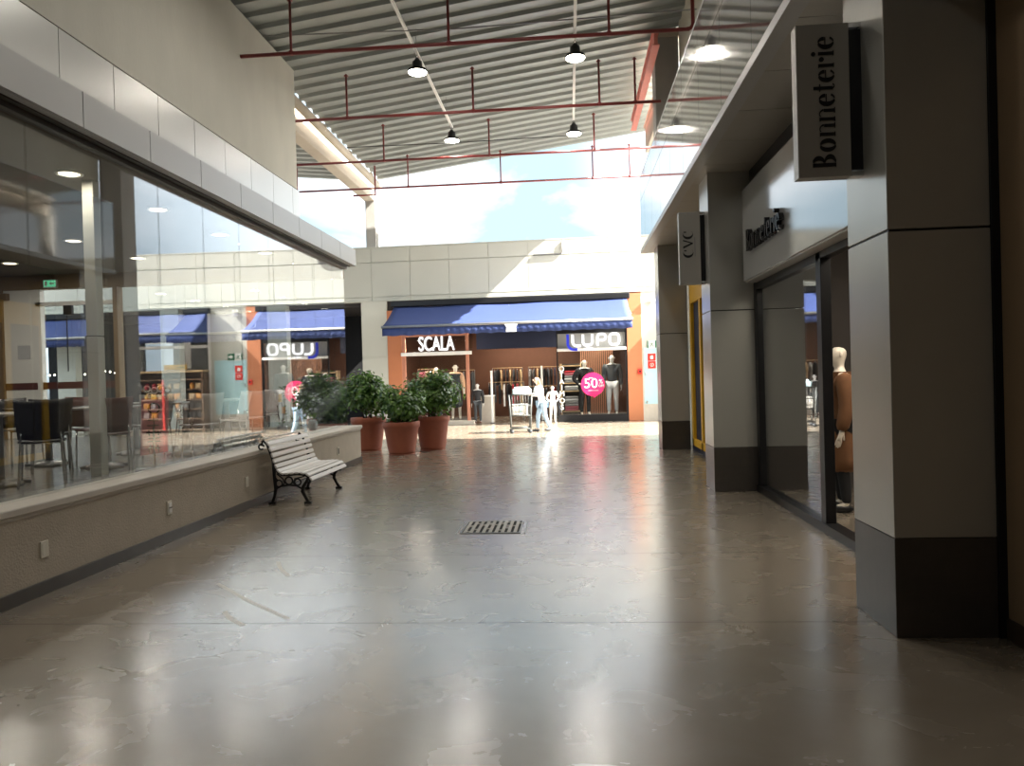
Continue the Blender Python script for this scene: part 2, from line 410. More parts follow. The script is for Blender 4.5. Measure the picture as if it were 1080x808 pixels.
column(10.187, 'grey clad column with dark plinth between the boutique window and the yellow doorway')
column(15.841, 'farthest grey clad column on the right, in front of the distant shop wall')
# boutique bay
struct('wall_right', MB().box(2.9, 3.1, 4.6, 4.95, 0, 4.2).box(2.75, 8, 4.75, 4.95, 0, 4.2).box(2.47, 8, 10.30, 10.8, 0, 4.2), 'shopdark')
struct('wall_right', MB().box(8, 8.2, 4.9, 10.8, 0, 4.2), 'palegrey')
struct('ceiling', MB().box(2.55, 8, 4.9, 10.8, 3.3, 3.4), 'white')
trim(MB().box(2.42, 2.75, 5.2, 10.19, 3.9, 4.215), 'dark')
sg = thing('shop_sign', 'glossy grey fascia sign above the boutique window, reflecting the sky', 'sign', (2.28, 5.3, 0))
MB().cbox(0, .30, 0, 4.72, 2.74, 3.92, .008).build('sign_box', 'signbox', sg)
MB().box(.02, .28, .02, 4.70, 2.725, 2.745).build('underside', 'signface', sg)
struct('door_1', MB().cbox(2.44, 2.54, 10.04, 10.19, 0, 2.74, .006).cbox(2.44, 2.54, 7.54, 7.68, 0, 2.74, .006).box(2.44, 2.54, 7.6, 10.1, 2.64, 2.74)
       .box(2.42, 2.56, 5.2, 10.19, 0, .09).box(2.44, 2.54, 5.2, 7.6, 2.66, 2.74), 'dark')
window(MB().box(2.48, 2.492, 7.68, 10.04, .09, 2.64), 'glass')
# travel agency bay
struct('wall_right', MB().box(2.5, 2.7, 10.8, 15.9, 0, 4.212), 'navy')
fr = MB()
for a in (11.5, 12.9, 14.3, 15.35): fr.cbox(2.44, 2.5, a, a + .16, .12, 2.95, .006)
fr.cbox(2.44, 2.5, 11.5, 15.51, 2.95, 3.4, .006).cbox(2.44, 2.5, 11.5, 15.51, .12, .26, .006)
trim(fr, 'yellow')
# block behind the right shops, end wall and roof
struct('wall_right', MB().box(2.75, 16, 18.0, 18.4, 0, 5.86).box(2.6, 2.8, 16.4, 18.0, 0, 4.3), 'concrete')
struct('ceiling', MB().box(2.75, 16, BACK, 18.4, 5.86, 6.0), 'concrete')
cc = thing('column', 'tall grey concrete column rising above the right fascia to the roof', 'column', (2.18, 18.0, 0))
MB().cbox(0, .56, 0, .6, 0, 9.45, .02).build('shaft', 'colconc', cc)
MB().box(-.05, .6, -.03, .63, 9.42, 9.52).build('cap', 'beam', cc)
# far right cross beam and red steel
t = thing('roof_beam', 'cream precast roof beam on the right beyond the grey column', 'beam', (2.44, 18.62, 8.15))
MB().cbox(0, .20, 0, 4.3, 0, .70, .02).cbox(-.04, .24, 0, 4.3, .70, .80, .02).build('beam', 'beam', t)
tag(MB().cbox(2.06, 2.14, 17.0, 22.9, 8.84, 9.12, .01).box(2.02, 2.18, 17.0, 22.9, 8.82, 8.845).box(2.02, 2.18, 17.0, 22.9, 9.115, 9.14).build('steel_beam', 'redbeam'),
    'faded red steel edge beam under the right side of the roof', 'beam')

struct('wall_back', MB().box(-6.2, 3.0, BACK - .3, BACK, 0, 10.5), 'concrete')
# --- roof
def ZR(x): return 8.48 + .131 * (x + 6.2)
def deck(x0, x1, zf, y0, y1):
    mb = MB(); per = .50; prof = []
    y = y0
    while y < y1 - .01:
        for a, h in ((0, 0), (.15, 0), (.19, .075), (.46, .075), (.4999, 0)):
            if y + a <= y1: prof.append((y + a, h))
        y += per
    nx = 2; xs = [x0, x1]; vs = []; fs = []; n = len(prof)
    for x in xs:
        for yy, h in prof: vs.append((x, yy, zf(x) + h))
    for x in xs:
        for yy, h in prof: vs.append((x, yy, zf(x) + h + .04))
    for i in range(n - 1):
        fs += [(i, i + 1, n + i + 1, n + i), (2 * n + i, 3 * n + i, 3 * n + i + 1, 2 * n + i + 1)]
        fs += [(i, 2 * n + i, 2 * n + i + 1, i + 1), (n + i, n + i + 1, 3 * n + i + 1, 3 * n + i)]
    fs += [(0, n, 3 * n, 2 * n), (n - 1, 3 * n - 1, 4 * n - 1, 2 * n - 1)]
    return mb.add(vs, fs)
struct('ceiling', deck(-6.35, 3.08, ZR, BACK, 25.8), 'roof')
struct('ceiling', deck(-16, -6.9, lambda x: 8.46 + .095 * (-6.9 - x), 15, 25.8), 'roof')
t = thing('roof_beam', 'cream concrete valley beam on the left under the roof edge', 'beam', (-6.98, 16.0, 7.86))
MB().cbox(0, .36, 0, 10.3, 0, .16, .02).cbox(.05, .31, 0, 10.3, .16, .72, .01).build('beam', 'beam', t)
t = thing('roof_gutter', 'cream rain pipe running along the left roof edge', 'pipe', (-6.42, 16.55, 8.38))
MB().tube([(0, 0, 0), (0, 9.4, -.06)], .115, 14).build('pipe', 'beam', t, True)
MB().tube([(-.45, -.12, 0), (-.12, -.11, 0), (-.03, -.06, 0), (0, .08, 0)], .115, 14).build('elbow', 'beam', t, True)
for k in range(4): MB().tube([(0, .9 + k * 2.4, 0), (0, .98 + k * 2.4, 0)], .13, 14).build('bracket', 'beam', t, True)
cc = thing('column', 'slim grey column standing behind the far parapet, under the left beam', 'column', (-6.96, 26.1, 0))
MB().cbox(0, .36, 0, .34, 0, 7.9, .02).build('shaft', 'colconc', cc)
MB().cbox(.37, .45, .05, .13, 0, 7.7, .02).build('downpipe', 'white', cc)

# --- far shop fronts (local frame)
fz = [(4.335, 4.475), (4.49, 5.675), (5.69, 6.19)]
wf = panels(MB(), 0, 'Y', -22, 9.2, fz, 1.37, -6.775, gap=.014, side=1)
wf.box(-22, 9.2, .12, .4, 4.33, 6.17).box(-22, 9.2, -.005, .42, 6.19, 6.23).box(-22, 9.2, -.03, .0, 4.33, 4.345)
struct('wall_far', wf, 'far', FO, FA)
def pier(x0, x1, zj=2.40):
    mb = MB(); mb.box(x0, x1, .0, .35, 0, zj - .007).box(x0, x1, 0, .35, zj + .007, 4.335).box(x0 + .01, x1 - .01, .015, .3, 0, 4.3); return mb
struct('wall_far', pier(-7.18, -6.27), 'far', FO, FA)
struct('wall_far', pier(2.45, 3.75), 'far', FO, FA)
struct('wall_far', pier(6.45, 7.05).box(7.75, 9.2, 0, .35, 0, 4.335), 'far', FO, FA)
struct('wall_far', pier(-10.6, -9.9).box(-14.6, -13.9, 0, .35, 0, 4.335).box(-18.6, -17.9, 0, .35, 0, 4.335).box(-22, -21.4, 0, .35, 0, 4.335), 'far', FO, FA)
trim(MB().cbox(-6.27, -5.78, -.02, .35, 0, 4.0, .01), 'orange', FO, FA)
trim(MB().cbox(1.96, 2.45, -.02, .35, 0, 4.3, .01), 'orange', FO, FA)
struct('wall_far', MB().box(-6.27, 2.45, .1, .35, 4.02, 4.335), 'shopdark', FO, FA)
# shop interiors
struct('wall_far', MB().box(-6.4, 2.6, 5.0, 5.2, 0, 3.4), 'brownwall', FO, FA)
struct('wall_far', MB().box(-6.4, -6.27, .35, 5, 0, 3.4).box(2.45, 2.6, .35, 5, 0, 3.4), 'brownwall', FO, FA)
struct('ceiling', MB().box(-6.4, 2.6, .3, 5.2, 3.4, 3.6), 'shopdark', FO, FA)
trim(MB().box(-3.4, -.4, 1.6, 1.75, 2.62, 3.4), 'navy', FO, FA)
struct('wall_far', MB().box(3.6, 6.6, 3.0, 3.2, 0, 4.3).box(7.0, 7.8, 1.5, 1.7, 0, 4.3), 'shopdark', FO, FA)
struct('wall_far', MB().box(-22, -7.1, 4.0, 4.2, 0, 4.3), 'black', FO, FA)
struct('ceiling', MB().box(-22, -6.5, .3, 4.2, 4.2, 4.33).box(2.7, 9.2, .3, 3.2, 4.3, 4.33), 'shopdark', FO, FA)
struct('wall_far', MB().box(-22, 12, 5.2, 5.4, 3.4, 6.1), 'concrete', FO, FA)
# left shop window
fr = MB().cbox(-5.78, -5.66, -.0, .14, .10, 3.08, .008).cbox(-3.54, -3.44, 0, .14, .10, 3.08, .008).box(-5.78, -3.44, 0, .14, 3.06, 3.16)
trim(fr, 'salmon', FO, FA)
trim(MB().cbox(-5.80, -3.34, -.06, .12, 2.40, 2.52, .01), 'white', FO, FA)
trim(MB().cbox(-5.80, -3.28, -.16, .3, 0, .13, .01), 'sill', FO, FA)
window(MB().box(-5.66, -3.54, .06, .072, .13, 2.40), 'glass2', FO, FA)
window(MB().box(-5.66, -3.30, .06, .072, 2.52, 3.06), 'glass2', FO, FA)
# right shop window
trim(MB().box(-.42, 1.96, .0, .14, 0, .24).box(1.90, 1.97, 0, .14, .24, 3.1).box(-.42, -.38, 0, .1, .2, 3.1).box(-.42, 1.97, 0, .14, 3.0, 3.3), 'dark', FO, FA)
trim(MB().cbox(-.40, 1.93, -.02, .10, 2.40, 2.49, .01), 'white', FO, FA)
window(MB().box(-.38, 1.90, .06, .072, .24, 2.40), 'glass2', FO, FA)
trim(MB().box(-.38, 1.90, .16, .19, 2.49, 3.0), 'backing', FO, FA)
# signs
s = thing('shop_sign', 'white shop name letters standing above the left display window', 'sign', FW(-4.55, 0, 2.53), FA)
text_mesh('SCALA', .70, .05, 'letters', 'logowhite', s, TM(0, -.04, .25), .60, .003)
s = thing('shop_sign', 'white rounded shop name with blue stroke above the right display window', 'sign', FW(.80, 0, 2.45), FA); s.scale = (.92, 1, .92)
def stroke(mb, pts, w, d0, d1):
    """thick rounded stroke in the XZ plane"""
    P = [Vector((a, b)) for a, b in pts]; L_ = []; R_ = []
    for i, p in enumerate(P):
        a = P[max(0, i - 1)]; b = P[min(len(P) - 1, i + 1)]; t = (b - a).normalized(); n = Vector((-t.y, t.x))
        L_.append(tuple(p + n * w / 2)); R_.append(tuple(p - n * w / 2))
    return mb.strip(L_, R_, lambda a, b, d: (a, d, b), d0, d1)
def arc(cx, cz, r, a0, a1, n=8): return [(cx + r * math.cos(math.radians(a0 + (a1 - a0) * i / n)), cz + r * math.sin(math.radians(a0 + (a1 - a0) * i / n))) for i in range(n + 1)]
lb = stroke(MB(), [(-.90, .56), (-.90, .22)] + arc(-.68, .22, .22, 180, 270) + [(-.55, 0.0)], .095, -.07, -.02).build('blue_stroke', 'lupoblue', s); lb['label'] = 'blue curved stroke'
stroke(MB(), [(-.72, .54), (-.72, .28)] + arc(-.57, .28, .15, 180, 270) + [(-.42, .13)], .085, -.08, -.02).build('letter', 'logowhite', s)
stroke(MB(), [(-.34, .54), (-.34, .27)] + arc(-.22, .27, .12, 180, 270) + [(-.12, .15)] + arc(-.12, .27, .12, 270, 360) + [(0, .54)], .085, -.08, -.02).build('letter', 'logowhite', s)
MB().prism([(-.30, -.01), (-.25, .05), (-.13, .06), (.0, .05), (.05, -.01)], lambda a, b, d: (a, d, b), -.08, -.02).build('underline', 'logowhite', s)
stroke(MB(), [(.19, .12), (.19, .40)] + arc(.30, .43, .11, 180, 90) + [(.38, .54)] + arc(.38, .43, .11, 90, -90) + [(.24, .32)], .085, -.08, -.02).build('letter', 'logowhite', s)
stroke(MB(), arc(.76, .41, .13, 180, 90) + [(.84, .54)] + arc(.84, .41, .13, 90, 0) + [(.97, .28)] + arc(.84, .27, .13, 0, -90) + [(.76, .14)] + arc(.76, .27, .13, 270, 180) + [(.63, .41)], .085, -.08, -.02).build('letter', 'logowhite', s)
# awnings
def awning(name_label, x0, x1, logo=False):
    w = x1 - x0
    t = thing('awning', name_label, 'awning', FW((x0 + x1) / 2, 0, 3.1), FA)
    n = 40; top = []; bot = []
    for i in range(n + 1):
        u = i / n; x = -w / 2 + w * u; sag = .05 * abs(math.sin(u * PI * 3))
        top.append((x, u))
    vs = []; fs = []; m = 8
    for i in range(n + 1):
        u = i / n; x = -w / 2 + w * u
        for j in range(m + 1):
            v = j / m
            sag = -.07 * math.sin(PI * v) - .03 * math.sin(u * PI * 3) ** 2 * (1 - v)
            vs.append((x * (.975 + .025 * v), -.10 - 1.22 * v, 1.02 - .76 * v + sag))
    for i in range(n):
        for j in range(m): a = i * (m + 1) + j; fs.append((a, a + 1, a + m + 2, a + m + 1))
    c = MB().add(vs, fs).build('canopy', 'awning', t, True)
    so = c.modifiers.new('thick', 'SOLIDIFY'); so.thickness = .008
    vs = []; fs = []
    for i in range(n * 3 + 1):
        x = -w / 2 + w * i / (n * 3); wv = .012 * math.sin(i * 1.9)
        vs += [(x, -1.33 + wv * .3, .20), (x, -1.34 + wv, .08), (x, -1.34 + wv * 1.5, -.06 + .01 * math.sin(i * .8))]
    for i in range(n * 3):
        for j in range(2): a = i * 3 + j; fs.append((a, a + 1, a + 4, a + 3))
    c = MB().add(vs, fs).build('valance', 'awning', t, True)
    so = c.modifiers.new('thick', 'SOLIDIFY'); so.thickness = .006
    MB().tube([(-w / 2 - .03, -1.32, .235), (w / 2 + .03, -1.32, .235)], .045, 12).build('front_bar', 'steel', t, True)
    MB().cbox(-w / 2, w / 2, -.17, .10, 1.0, 1.2, .03).build('cassette', 'dark', t)
    for sx in (-w / 2 + .25, 0, w / 2 - .25):
        MB().tube([(sx, -.12, .95), (sx + .25, -.75, .45), (sx, -1.3, .23)], .022, 8).build('arm', 'steel', t, True)
    if logo:
        b = MB().prism([(-.22, .2), (.22, .2), (.15, .1), (.17, -.05), (-.17, -.05), (-.15, .1)], lambda a, b, d: (a, d, b), -1.362, -1.356).build('emblem', 'white', t); b.location = (.2, 0, 0)
        b['label'] = 'white shirt-shaped emblem'
        MB().box(-.07, .07, -1.365, -1.361, .085, .11).build('emblem_mark', 'steel', b)
    return t
awning('wide blue fabric awning over the shop with the white letters, half in sun', -6.08, 2.08, True)
awning('blue awning of the neighbouring shop, seen mainly as a reflection in the cafe glass', 3.72, 7.9)
awning('blue awning in shade over the shop seen through the cafe door', -20.4, -16.6)
awning('blue awning in shade over the shop front just left of the far white pier', -13.6, -10.7)

def place(o, x, y, z=0., rz=0.):
    o.location = FW(x, y, z); o.rotation_euler = (0, 0, FA + rz); return o

# round sticker
s = thing('sale_sticker', 'round magenta sale sticker with 50% on the right shop window', 'sticker', FW(.78, .05, 1.26), FA)
MB().lathe([(.40, 0), (.40, .004)], seg=40).build('disc', 'pink', s).data.transform(R90X)
MB().prism([(.02, -.38), (.22, -.33), (.0, -.48)], lambda a, b, d: (a, d, b), -.004, 0).build('speech_tail', 'pink', s)
text_mesh('50', .46, .004, 'digits', 'white', s, TM(-.07, -.008, .02), 1.05)
text_mesh('%', .20, .004, 'percent_mark', 'white', s, TM(.27, -.008, .08))
text_mesh('OFF', .11, .004, 'off_word', 'white', s, TM(.28, -.008, -.06))
MB().box(-.16, .18, -.008, -.004, -.215, -.205).build('small_print', 'white', s); MB().box(-.12, .0, -.008, -.004, .205, .225).build('small_print', 'white', s)
# stacked window lettering
s = thing('window_lettering', 'white letters stacked vertically on the left edge of the right shop window', 'lettering', FW(-.27, .05, .3), FA)
zs = [1.50, 1.30, 1.08, .86, .66, .42, .20]
for ch, z in zip(['O', 'T', 'A', 'I', 'M', 'O', 'S'], zs):
    text_mesh(ch, .25, .004, 'letter', 'white', s, TM(0, -.006, z), .95)

# exit / fire signs on far right wall, pale blue panel
d = MB().box(2.50, 3.62, -.02, .0, .55, 2.44).build('notice_panel', 'lblue'); d.location = FO; d.rotation_euler = (0, 0, FA)
tag(d, 'pale blue glass panel on the white wall right of the orange jamb', 'panel')
MB().box(2.55, 2.60, -.06, -.02, .58, .66).build('clip', 'chrome', d); MB().box(2.53, 2.56, -.05, -.02, 1.5, 1.62).build('clip', 'chrome', d)
d = MB().box(2.44, 3.76, -.012, .0, 0, .55).build('wall_plinth', 'sill'); d['kind'] = 'structure'; d.name = 'baseboard_far'; d.location = FO; d.rotation_euler = (0, 0, FA)
s = thing('exit_sign', 'green exit sign with running figure on the far white wall', 'sign', FW(2.88, -.02, 2.55), FA)
MB().cbox(-.27, .27, -.02, .0, -.13, .13, .004).build('sign_plate', 'white', s)
MB().box(-.26, -.22, -.026, -.02, -.12, .12).build('green_field', 'exitgreen', s); MB().box(.0, .26, -.026, -.02, -.12, .12).build('green_field', 'exitgreen', s)
MB().prism([(.06, 0), (.16, .08), (.16, .03), (.23, .03), (.23, -.03), (.16, -.03), (.16, -.08)], lambda a, b, d: (a, d, b), -.032, -.026).build('arrow', 'white', s)
MB().lathe([(.022, -.028), (.022, -.022)], (0, 0, 0), 10).build('running_figure', 'exitgreen', s).data.transform(Matrix.Translation((-.11, 0, .075)) @ R90X)
MB().tube([(-.11, -.024, .05), (-.12, -.024, -.02), (-.17, -.024, -.09)], .012, 6).tube([(-.12, -.024, -.02), (-.06, -.024, -.04), (-.06, -.024, -.1)], .011, 6).tube([(-.17, -.024, .02), (-.11, -.024, .04), (-.05, -.024, .02)], .009, 6).build('running_figure', 'exitgreen', s)
for z, n, k in ((2.12, 'upper', 0), (1.86, 'lower', 1)):
    s = thing('fire_sign', '%s square red fire sign on the pale blue panel' % n, 'sign', FW(2.76, -.024, z), FA)
    MB().cbox(-.13, .13, -.015, .0, -.12, .12, .005).build('sign_plate', 'signred', s)
    if k == 0: MB().prism([(-.045, -.07), (.045, -.07), (.055, 0), (.02, .07), (0, .03), (-.04, .05), (-.055, 0)], lambda a, b, d: (a, d, b), -.02, -.015).build('flame_mark', 'white', s)
    else:
        MB().tube([(.055 * math.cos(a * .5), -.018, .055 * math.sin(a * .5)) for a in range(13)], .008, 6, True).tube([(0, -.018, -.03), (0, -.018, .03)], .01, 6).build('ring_mark', 'white', s)
s = thing('alarm_box', 'small red alarm box on the orange jamb beside the right window', 'alarm', FW(2.36, -.02, 1.65), FA)
MB().cbox(-.07, .07, -.06, 0, -.09, .09, .01).build('box', 'signred', s); MB().box(-.03, .03, -.068, -.06, -.03, .03).build('button', 'dark', s)
s = thing('emergency_light', 'small grey twin emergency lamp high on the far white wall', 'lamp', FW(2.80, -.02, 4.05), FA)
MB().cbox(-.1, .1, -.08, 0, -.08, .04, .01).build('body', 'palegrey', s)
MB().tube([(-.06, -.1, .09), (-.06, -.02, .09)], .045, 12).tube([(.06, -.1, .09), (.06, -.02, .09)], .045, 12).build('lamp_head', 'white', s)
tag(MB().tube([FW(-.12, -.03, 6.15), FW(-.13, -.03, 5.78), FW(-.17, -.03, 5.71), FW(-1.12, -.03, 5.70)], .022, 8).build('conduit', 'steel', None, True), 'thin bent grey conduit at the top of the far cream parapet', 'pipe')

# ------------------------------------------------------------------ lettering: high-contrast stencil serif, along +u with height v
def ellarc(cx, cz, rx, rz, a0, a1, n=14):
    return [(cx + rx * math.cos(math.radians(a0 + (a1 - a0) * i / n)), cz + rz * math.sin(math.radians(a0 + (a1 - a0) * i / n))) for i in range(n + 1)]
def glyph(mb, ch, u, fn, d0, d1, S):
    """draws ch at pen position u (units of x-height = 1), returns the advance"""
    W = .20
    def F(a, b, d): return fn((u + a) * S, b * S, d)
    def rect(a, b, c, e): mb.prism([(a, c), (b, c), (b, e), (a, e)], F, d0, d1)
    def cres(cx, cz, rx, rz, a0, a1, t): mb.strip(ellarc(cx, cz, rx, rz, a0, a1), ellarc(cx - t * math.cos(math.radians((a0 + a1) / 2)) * .5, cz, max(.02, rx - t * .75), rz - .05, a0, a1), F, d0, d1)
    if ch == 'B':
        rect(0, .12, 0, .05); rect(.03, .27, 0, 1.5); rect(0, .12, 1.45, 1.5)
        cres(.36, 1.12, .40, .38, -88, 88, .24); cres(.36, .38, .50, .38, -88, 88, .26); rect(.33, .5, 1.45, 1.5); rect(.33, .5, 0, .05); return 1.02
    if ch == 'o': cres(.40, .5, .40, .52, 98, 262, .22); cres(.48, .5, .40, .52, -82, 82, .22); return 1.02
    if ch == 'n':
        rect(.05, .05 + W, 0, 1); rect(0, .3, 0, .05); rect(0, .06, .95, 1)
        rect(.62, .62 + W, 0, .72); rect(.55, .9, 0, .05); cres(.50, .70, .32, .32, 10, 130, .14); return 1.0
    if ch == 'e':
        cres(.42, .5, .42, .52, 98, 262, .23); cres(.46, .62, .36, .40, 0, 82, .2); rect(.30, .80, .52, .58)
        cres(.48, .40, .36, .42, -80, -25, .12); return .96
    if ch == 't': rect(.14, .14 + W, .12, 1.35); rect(0, .5, .92, .98); cres(.36, .22, .2, .24, 190, 330, .12); return .62
    if ch == 'r': rect(.05, .05 + W, 0, 1); rect(0, .3, 0, .05); rect(0, .06, .95, 1); mb.strip(ellarc(.55, .80, .16, .16, 0, 360), ellarc(.55, .80, .01, .01, 0, 360), F, d0, d1); return .78
    if ch == 'i': rect(.06, .06 + W, 0, 1); rect(0, .33, 0, .05); mb.strip(ellarc(.15, 1.32, .14, .14, 0, 360), ellarc(.15, 1.32, .01, .01, 0, 360), F, d0, d1); return .44
    if ch == 'C': cres(.62, .75, .62, .78, 50, 310, .26); rect(.86, 1.0, 1.0, 1.36); return 1.2
    if ch == 'V': mb.prism([(0, 1.5), (.28, 1.5), (.70, .3), (.60, 0)], F, d0, d1); mb.prism([(.98, 1.5), (1.16, 1.5), (.72, 0), (.60, 0)], F, d0, d1); return 1.2
    return .4
WORD = 'Bonneterie'
ADV = dict(B=1.02, o=1.02, n=1.0, e=.96, t=.62, r=.78, i=.44)
TOT = sum(ADV[c] for c in WORD)
# letters on the big fascia sign: run along -y (read from the corridor), face at x = 2.28
S = 1.50 / TOT
u = 0
for ch in WORD:
    mb = MB(); adv = glyph(mb, ch, u, lambda a, b, d: (d, 4.30 - a, 3.07 + b), -.06, -.004, S); mb.build('letter', 'mirrorletter', sg); u += adv
# blade sign on the first column
def blade(label, y, z0, z1, x0, x1):
    t = thing('blade_sign', label, 'sign', (XP, y, z0))
    MB().cbox(x0 - XP, x1 - XP, -.05, .05, 0, z1 - z0, .004).build('panel', 'signface', t)
    MB().box(x1 - XP, 0, -.035, .035, .04, z1 - z0 - .04).build('bracket_channel', 'dark', t)
    MB().box(x1 - XP - .005, .0, -.045, .045, .0, .03).build('bracket', 'chrome', t); MB().box(x1 - XP - .005, .0, -.045, .045, z1 - z0 - .03, z1 - z0).build('bracket', 'chrome', t)
    return t
b1 = blade('tall grey blade sign with black vertical lettering on the nearest column', 4.97, 2.80, 3.76, 1.475, 1.80)
S = .83 / TOT; u = 0
for ch in WORD:
    mb = MB(); adv = glyph(mb, ch, u, lambda a, b, d: (1.705 - XP - b, d, .06 + a), -.056, -.05, S); mb.build('letter', 'letter', b1); u += adv
b2 = blade('smaller grey blade sign with three dark letters on the second column', 10.5, 2.78, 3.76, 1.53, 1.815)
S = .11; u = 0
for ch in 'CVC':
    mb = MB(); adv = glyph(mb, ch, u, lambda a, b, d: (1.715 - XP - b * .80, d, .36 + a * .95), -.056, -.05, S); mb.build('letter', 'letter', b2); u += adv * 1.0
MB().box(1.735 - XP, 1.745 - XP, -.053, -.05, .38, .64).build('small_line', 'steel', b2)

# ------------------------------------------------------------------ corridor things
for y, lab in ((5.63, 'plain cream socket plate nearest the camera on the low left wall'), (9.37, 'small blank cream plate on the low wall just before the bench'), ):
    o = thing('wall_plate', lab, 'socket', (XW, y, .35))
    MB().cbox(0, .012, -.045, .045, -.065, .065, .004).build('cover_plate', 'offwhite', o)
    MB().cbox(.012, .015, -.03, .03, -.045, .045, .002).build('blank_insert', 'offwhite', o)
o = thing('wall_socket', 'cream double power socket midway along the low left wall', 'socket', (XW, 7.49, .35))
MB().cbox(0, .012, -.045, .045, -.07, .07, .004).build('cover_plate', 'offwhite', o)
MB().cbox(.012, .02, -.03, .03, .006, .05, .003).build('socket_insert', 'white', o); MB().cbox(.012, .02, -.03, .03, -.05, -.006, .003).build('socket_insert', 'white', o)
MB().box(.0205, .0215, -.03, .03, -.005, .005).build('dark_slot', 'dark', o)
o = thing('wall_socket', 'small dark-slotted socket on the low wall beyond the bench', 'socket', (XW, 13.2, .36))
MB().cbox(0, .012, -.045, .045, -.07, .07, .004).build('cover_plate', 'offwhite', o); MB().box(.012, .018, -.02, .02, -.05, .05).build('dark_slot', 'dark', o)

# pale tape residue on the polished floor
for n_, (p_, q_) in dict([('long pale tape mark on the floor in front of the bench', ((-2.87, 5.89), (-1.95, 5.00))), ('short pale tape mark nearer the bench on the floor', ((-2.65, 6.60), (-2.36, 6.10))), ('short curved pale tape mark below the long one on the floor', ((-2.47, 5.16), (-2.20, 4.86)))]).items():
    a_, b_ = Vector(p_), Vector(q_); d_ = (b_ - a_).normalized(); w_ = Vector((-d_.y, d_.x)) * .018; m_ = (a_ + b_) / 2 - Vector((-d_.y, d_.x)) * .02
    tag(MB().strip([tuple(a_ + w_), tuple(m_ + w_), tuple(b_ + w_)], [tuple(a_ - w_), tuple(m_ - w_), tuple(b_ - w_)], lambda a, b, d: (a, b, d), .0002, .001).build('tape_mark', 'tape'), n_, 'tape mark')

# drain grate, laid flat on the floor
g = thing('drain_grate', 'rectangular metal drain grate set in the middle of the floor', 'grate', (-.85, 8.02, 0))
MB().box(-.30, .29, -.30, .30, .001, .003).build('dark_pit_sheet', 'pitshade', g)  # dark sheet on the floor stands for the shade below the bars
fr = MB()
for a, b, c, d in ((-.36, -.345, -.32, .32), (.345, .36, -.32, .32)): fr.box(a, b, c, d, .001, .006)
fr.box(-.315, .305, -.32, -.30, .001, .008).box(-.315, .305, .30, .32, .001, .008).box(-.315, -.30, -.3, .3, .001, .008).box(.29, .305, -.3, .3, .001, .008)
fr.build('frame', 'steel', g)
gb = MB(); rnd = random.Random(3)
for k in range(9):
    x = -.27 + k * .065
    gb.box(x - .017, x + .017, -.30, .30, .003, .009)
    for j in range(4):
        if rnd.random() < .6:
            yy = rnd.uniform(-.25, .25); gb.box(x + .01, x + .06, yy - .02, yy + .02, .003, .0088)
gb.build('grating', 'grate', g)

# bench: cast iron ends, painted slats. local x towards the corridor, y along the wall
bt = thing('bench', 'pale slatted park bench with black iron legs against the low left wall', 'bench', (-3.94, 9.72, 0))
LEN = 1.55
prof = [(-.15, .775), (-.125, .845), (-.075, .79), (-.045, .715), (-.02, .64), (0, .565), (.025, .49), (.06, .425), (.115, .385), (.185, .38), (.255, .385), (.325, .39), (.395, .385), (.46, .365), (.50, .315)]
def ang(i):
    a = prof[max(0, i - 1)]; b = prof[min(len(prof) - 1, i + 1)]; return math.atan2(b[1] - a[1], b[0] - a[0])
for i, (x, z) in enumerate(prof):
    if i == 0: continue
    R = Matrix.Rotation(-ang(i), 3, 'Y')
    mb = MB(); h = Vector((0, 0, .022)); n = R @ Vector((0, 0, 1))
    bm = bmesh.new(); bmesh.ops.create_cube(bm, size=1)
    for v in bm.verts: v.co = Vector((v.co.x * .058, v.co.y * LEN, v.co.z * .022))
    bmesh.ops.bevel(bm, geom=bm.edges[:], offset=.007, segments=2, affect='EDGES'); bm.verts.index_update()
    mb.add([(R @ v.co) + Vector((x, LEN / 2, z)) + n * .018 for v in bm.verts], [[v.index for v in f.verts] for f in bm.faces]); bm.free()
    mb.build('slat', 'slat', bt)
def iron(y):
    mb = MB()
    mb.tube([(x, y, z) for x, z in prof], .017, 8)
    mb.tube([(-.15 + .035 * math.cos(a * .6), y, .76 + .035 * math.sin(a * .6)) for a in range(10)], .012, 6)
    # legs
    mb.tube([(.0, y, .555), (.01, y, .42), (.02, y, .30), (.03, y, .2), (.01, y, .10), (-.02, y, .02)], [.018, .02, .024, .024, .02, .024], 8)
    mb.tube([(.475, y, .36), (.455, y, .30), (.40, y, .22), (.39, y, .16), (.43, y, .08), (.465, y, .02)], [.018, .022, .024, .024, .02, .022], 8)
    mb.cbox(-.065, .03, y - .035, y + .035, 0, .03, .01).cbox(.415, .51, y - .035, y + .035, 0, .03, .01)
    mb.tube([(.03, y, .20), (.10, y, .235), (.21, y, .25), (.32, y, .235), (.395, y, .19)], .014, 8)
    for cx, cz, r in ((.075, .27, .045), (.21, .305, .05), (.33, .285, .042)):
        mb.tube([(cx + r * math.cos(a * PI / 8), y, cz + r * math.sin(a * PI / 8)) for a in range(16)], .012, 6, True)
    mb.tube([(.05, y, .40), (.13, y, .33), (.15, y, .27), (.12, y, .245)], .010, 6).tube([(.42, y, .36), (.29, y, .33), (.27, y, .27), (.3, y, .25)], .010, 6)
    mb.tube([(.03, y, .44), (.02, y, .36), (.06, y, .31)], .010, 6)
    mb.tube([(.50, y, .315), (.495, y, .28), (.47, y, .275), (.46, y, .30)], .016, 8)
    return mb
for y in (.03, LEN - .18): iron(y).build('iron_end', 'iron', bt, True)
MB().tube([(.2, .03, .25), (.2, LEN - .18, .25)], .008, 6).build('tie_rod', 'iron', bt)

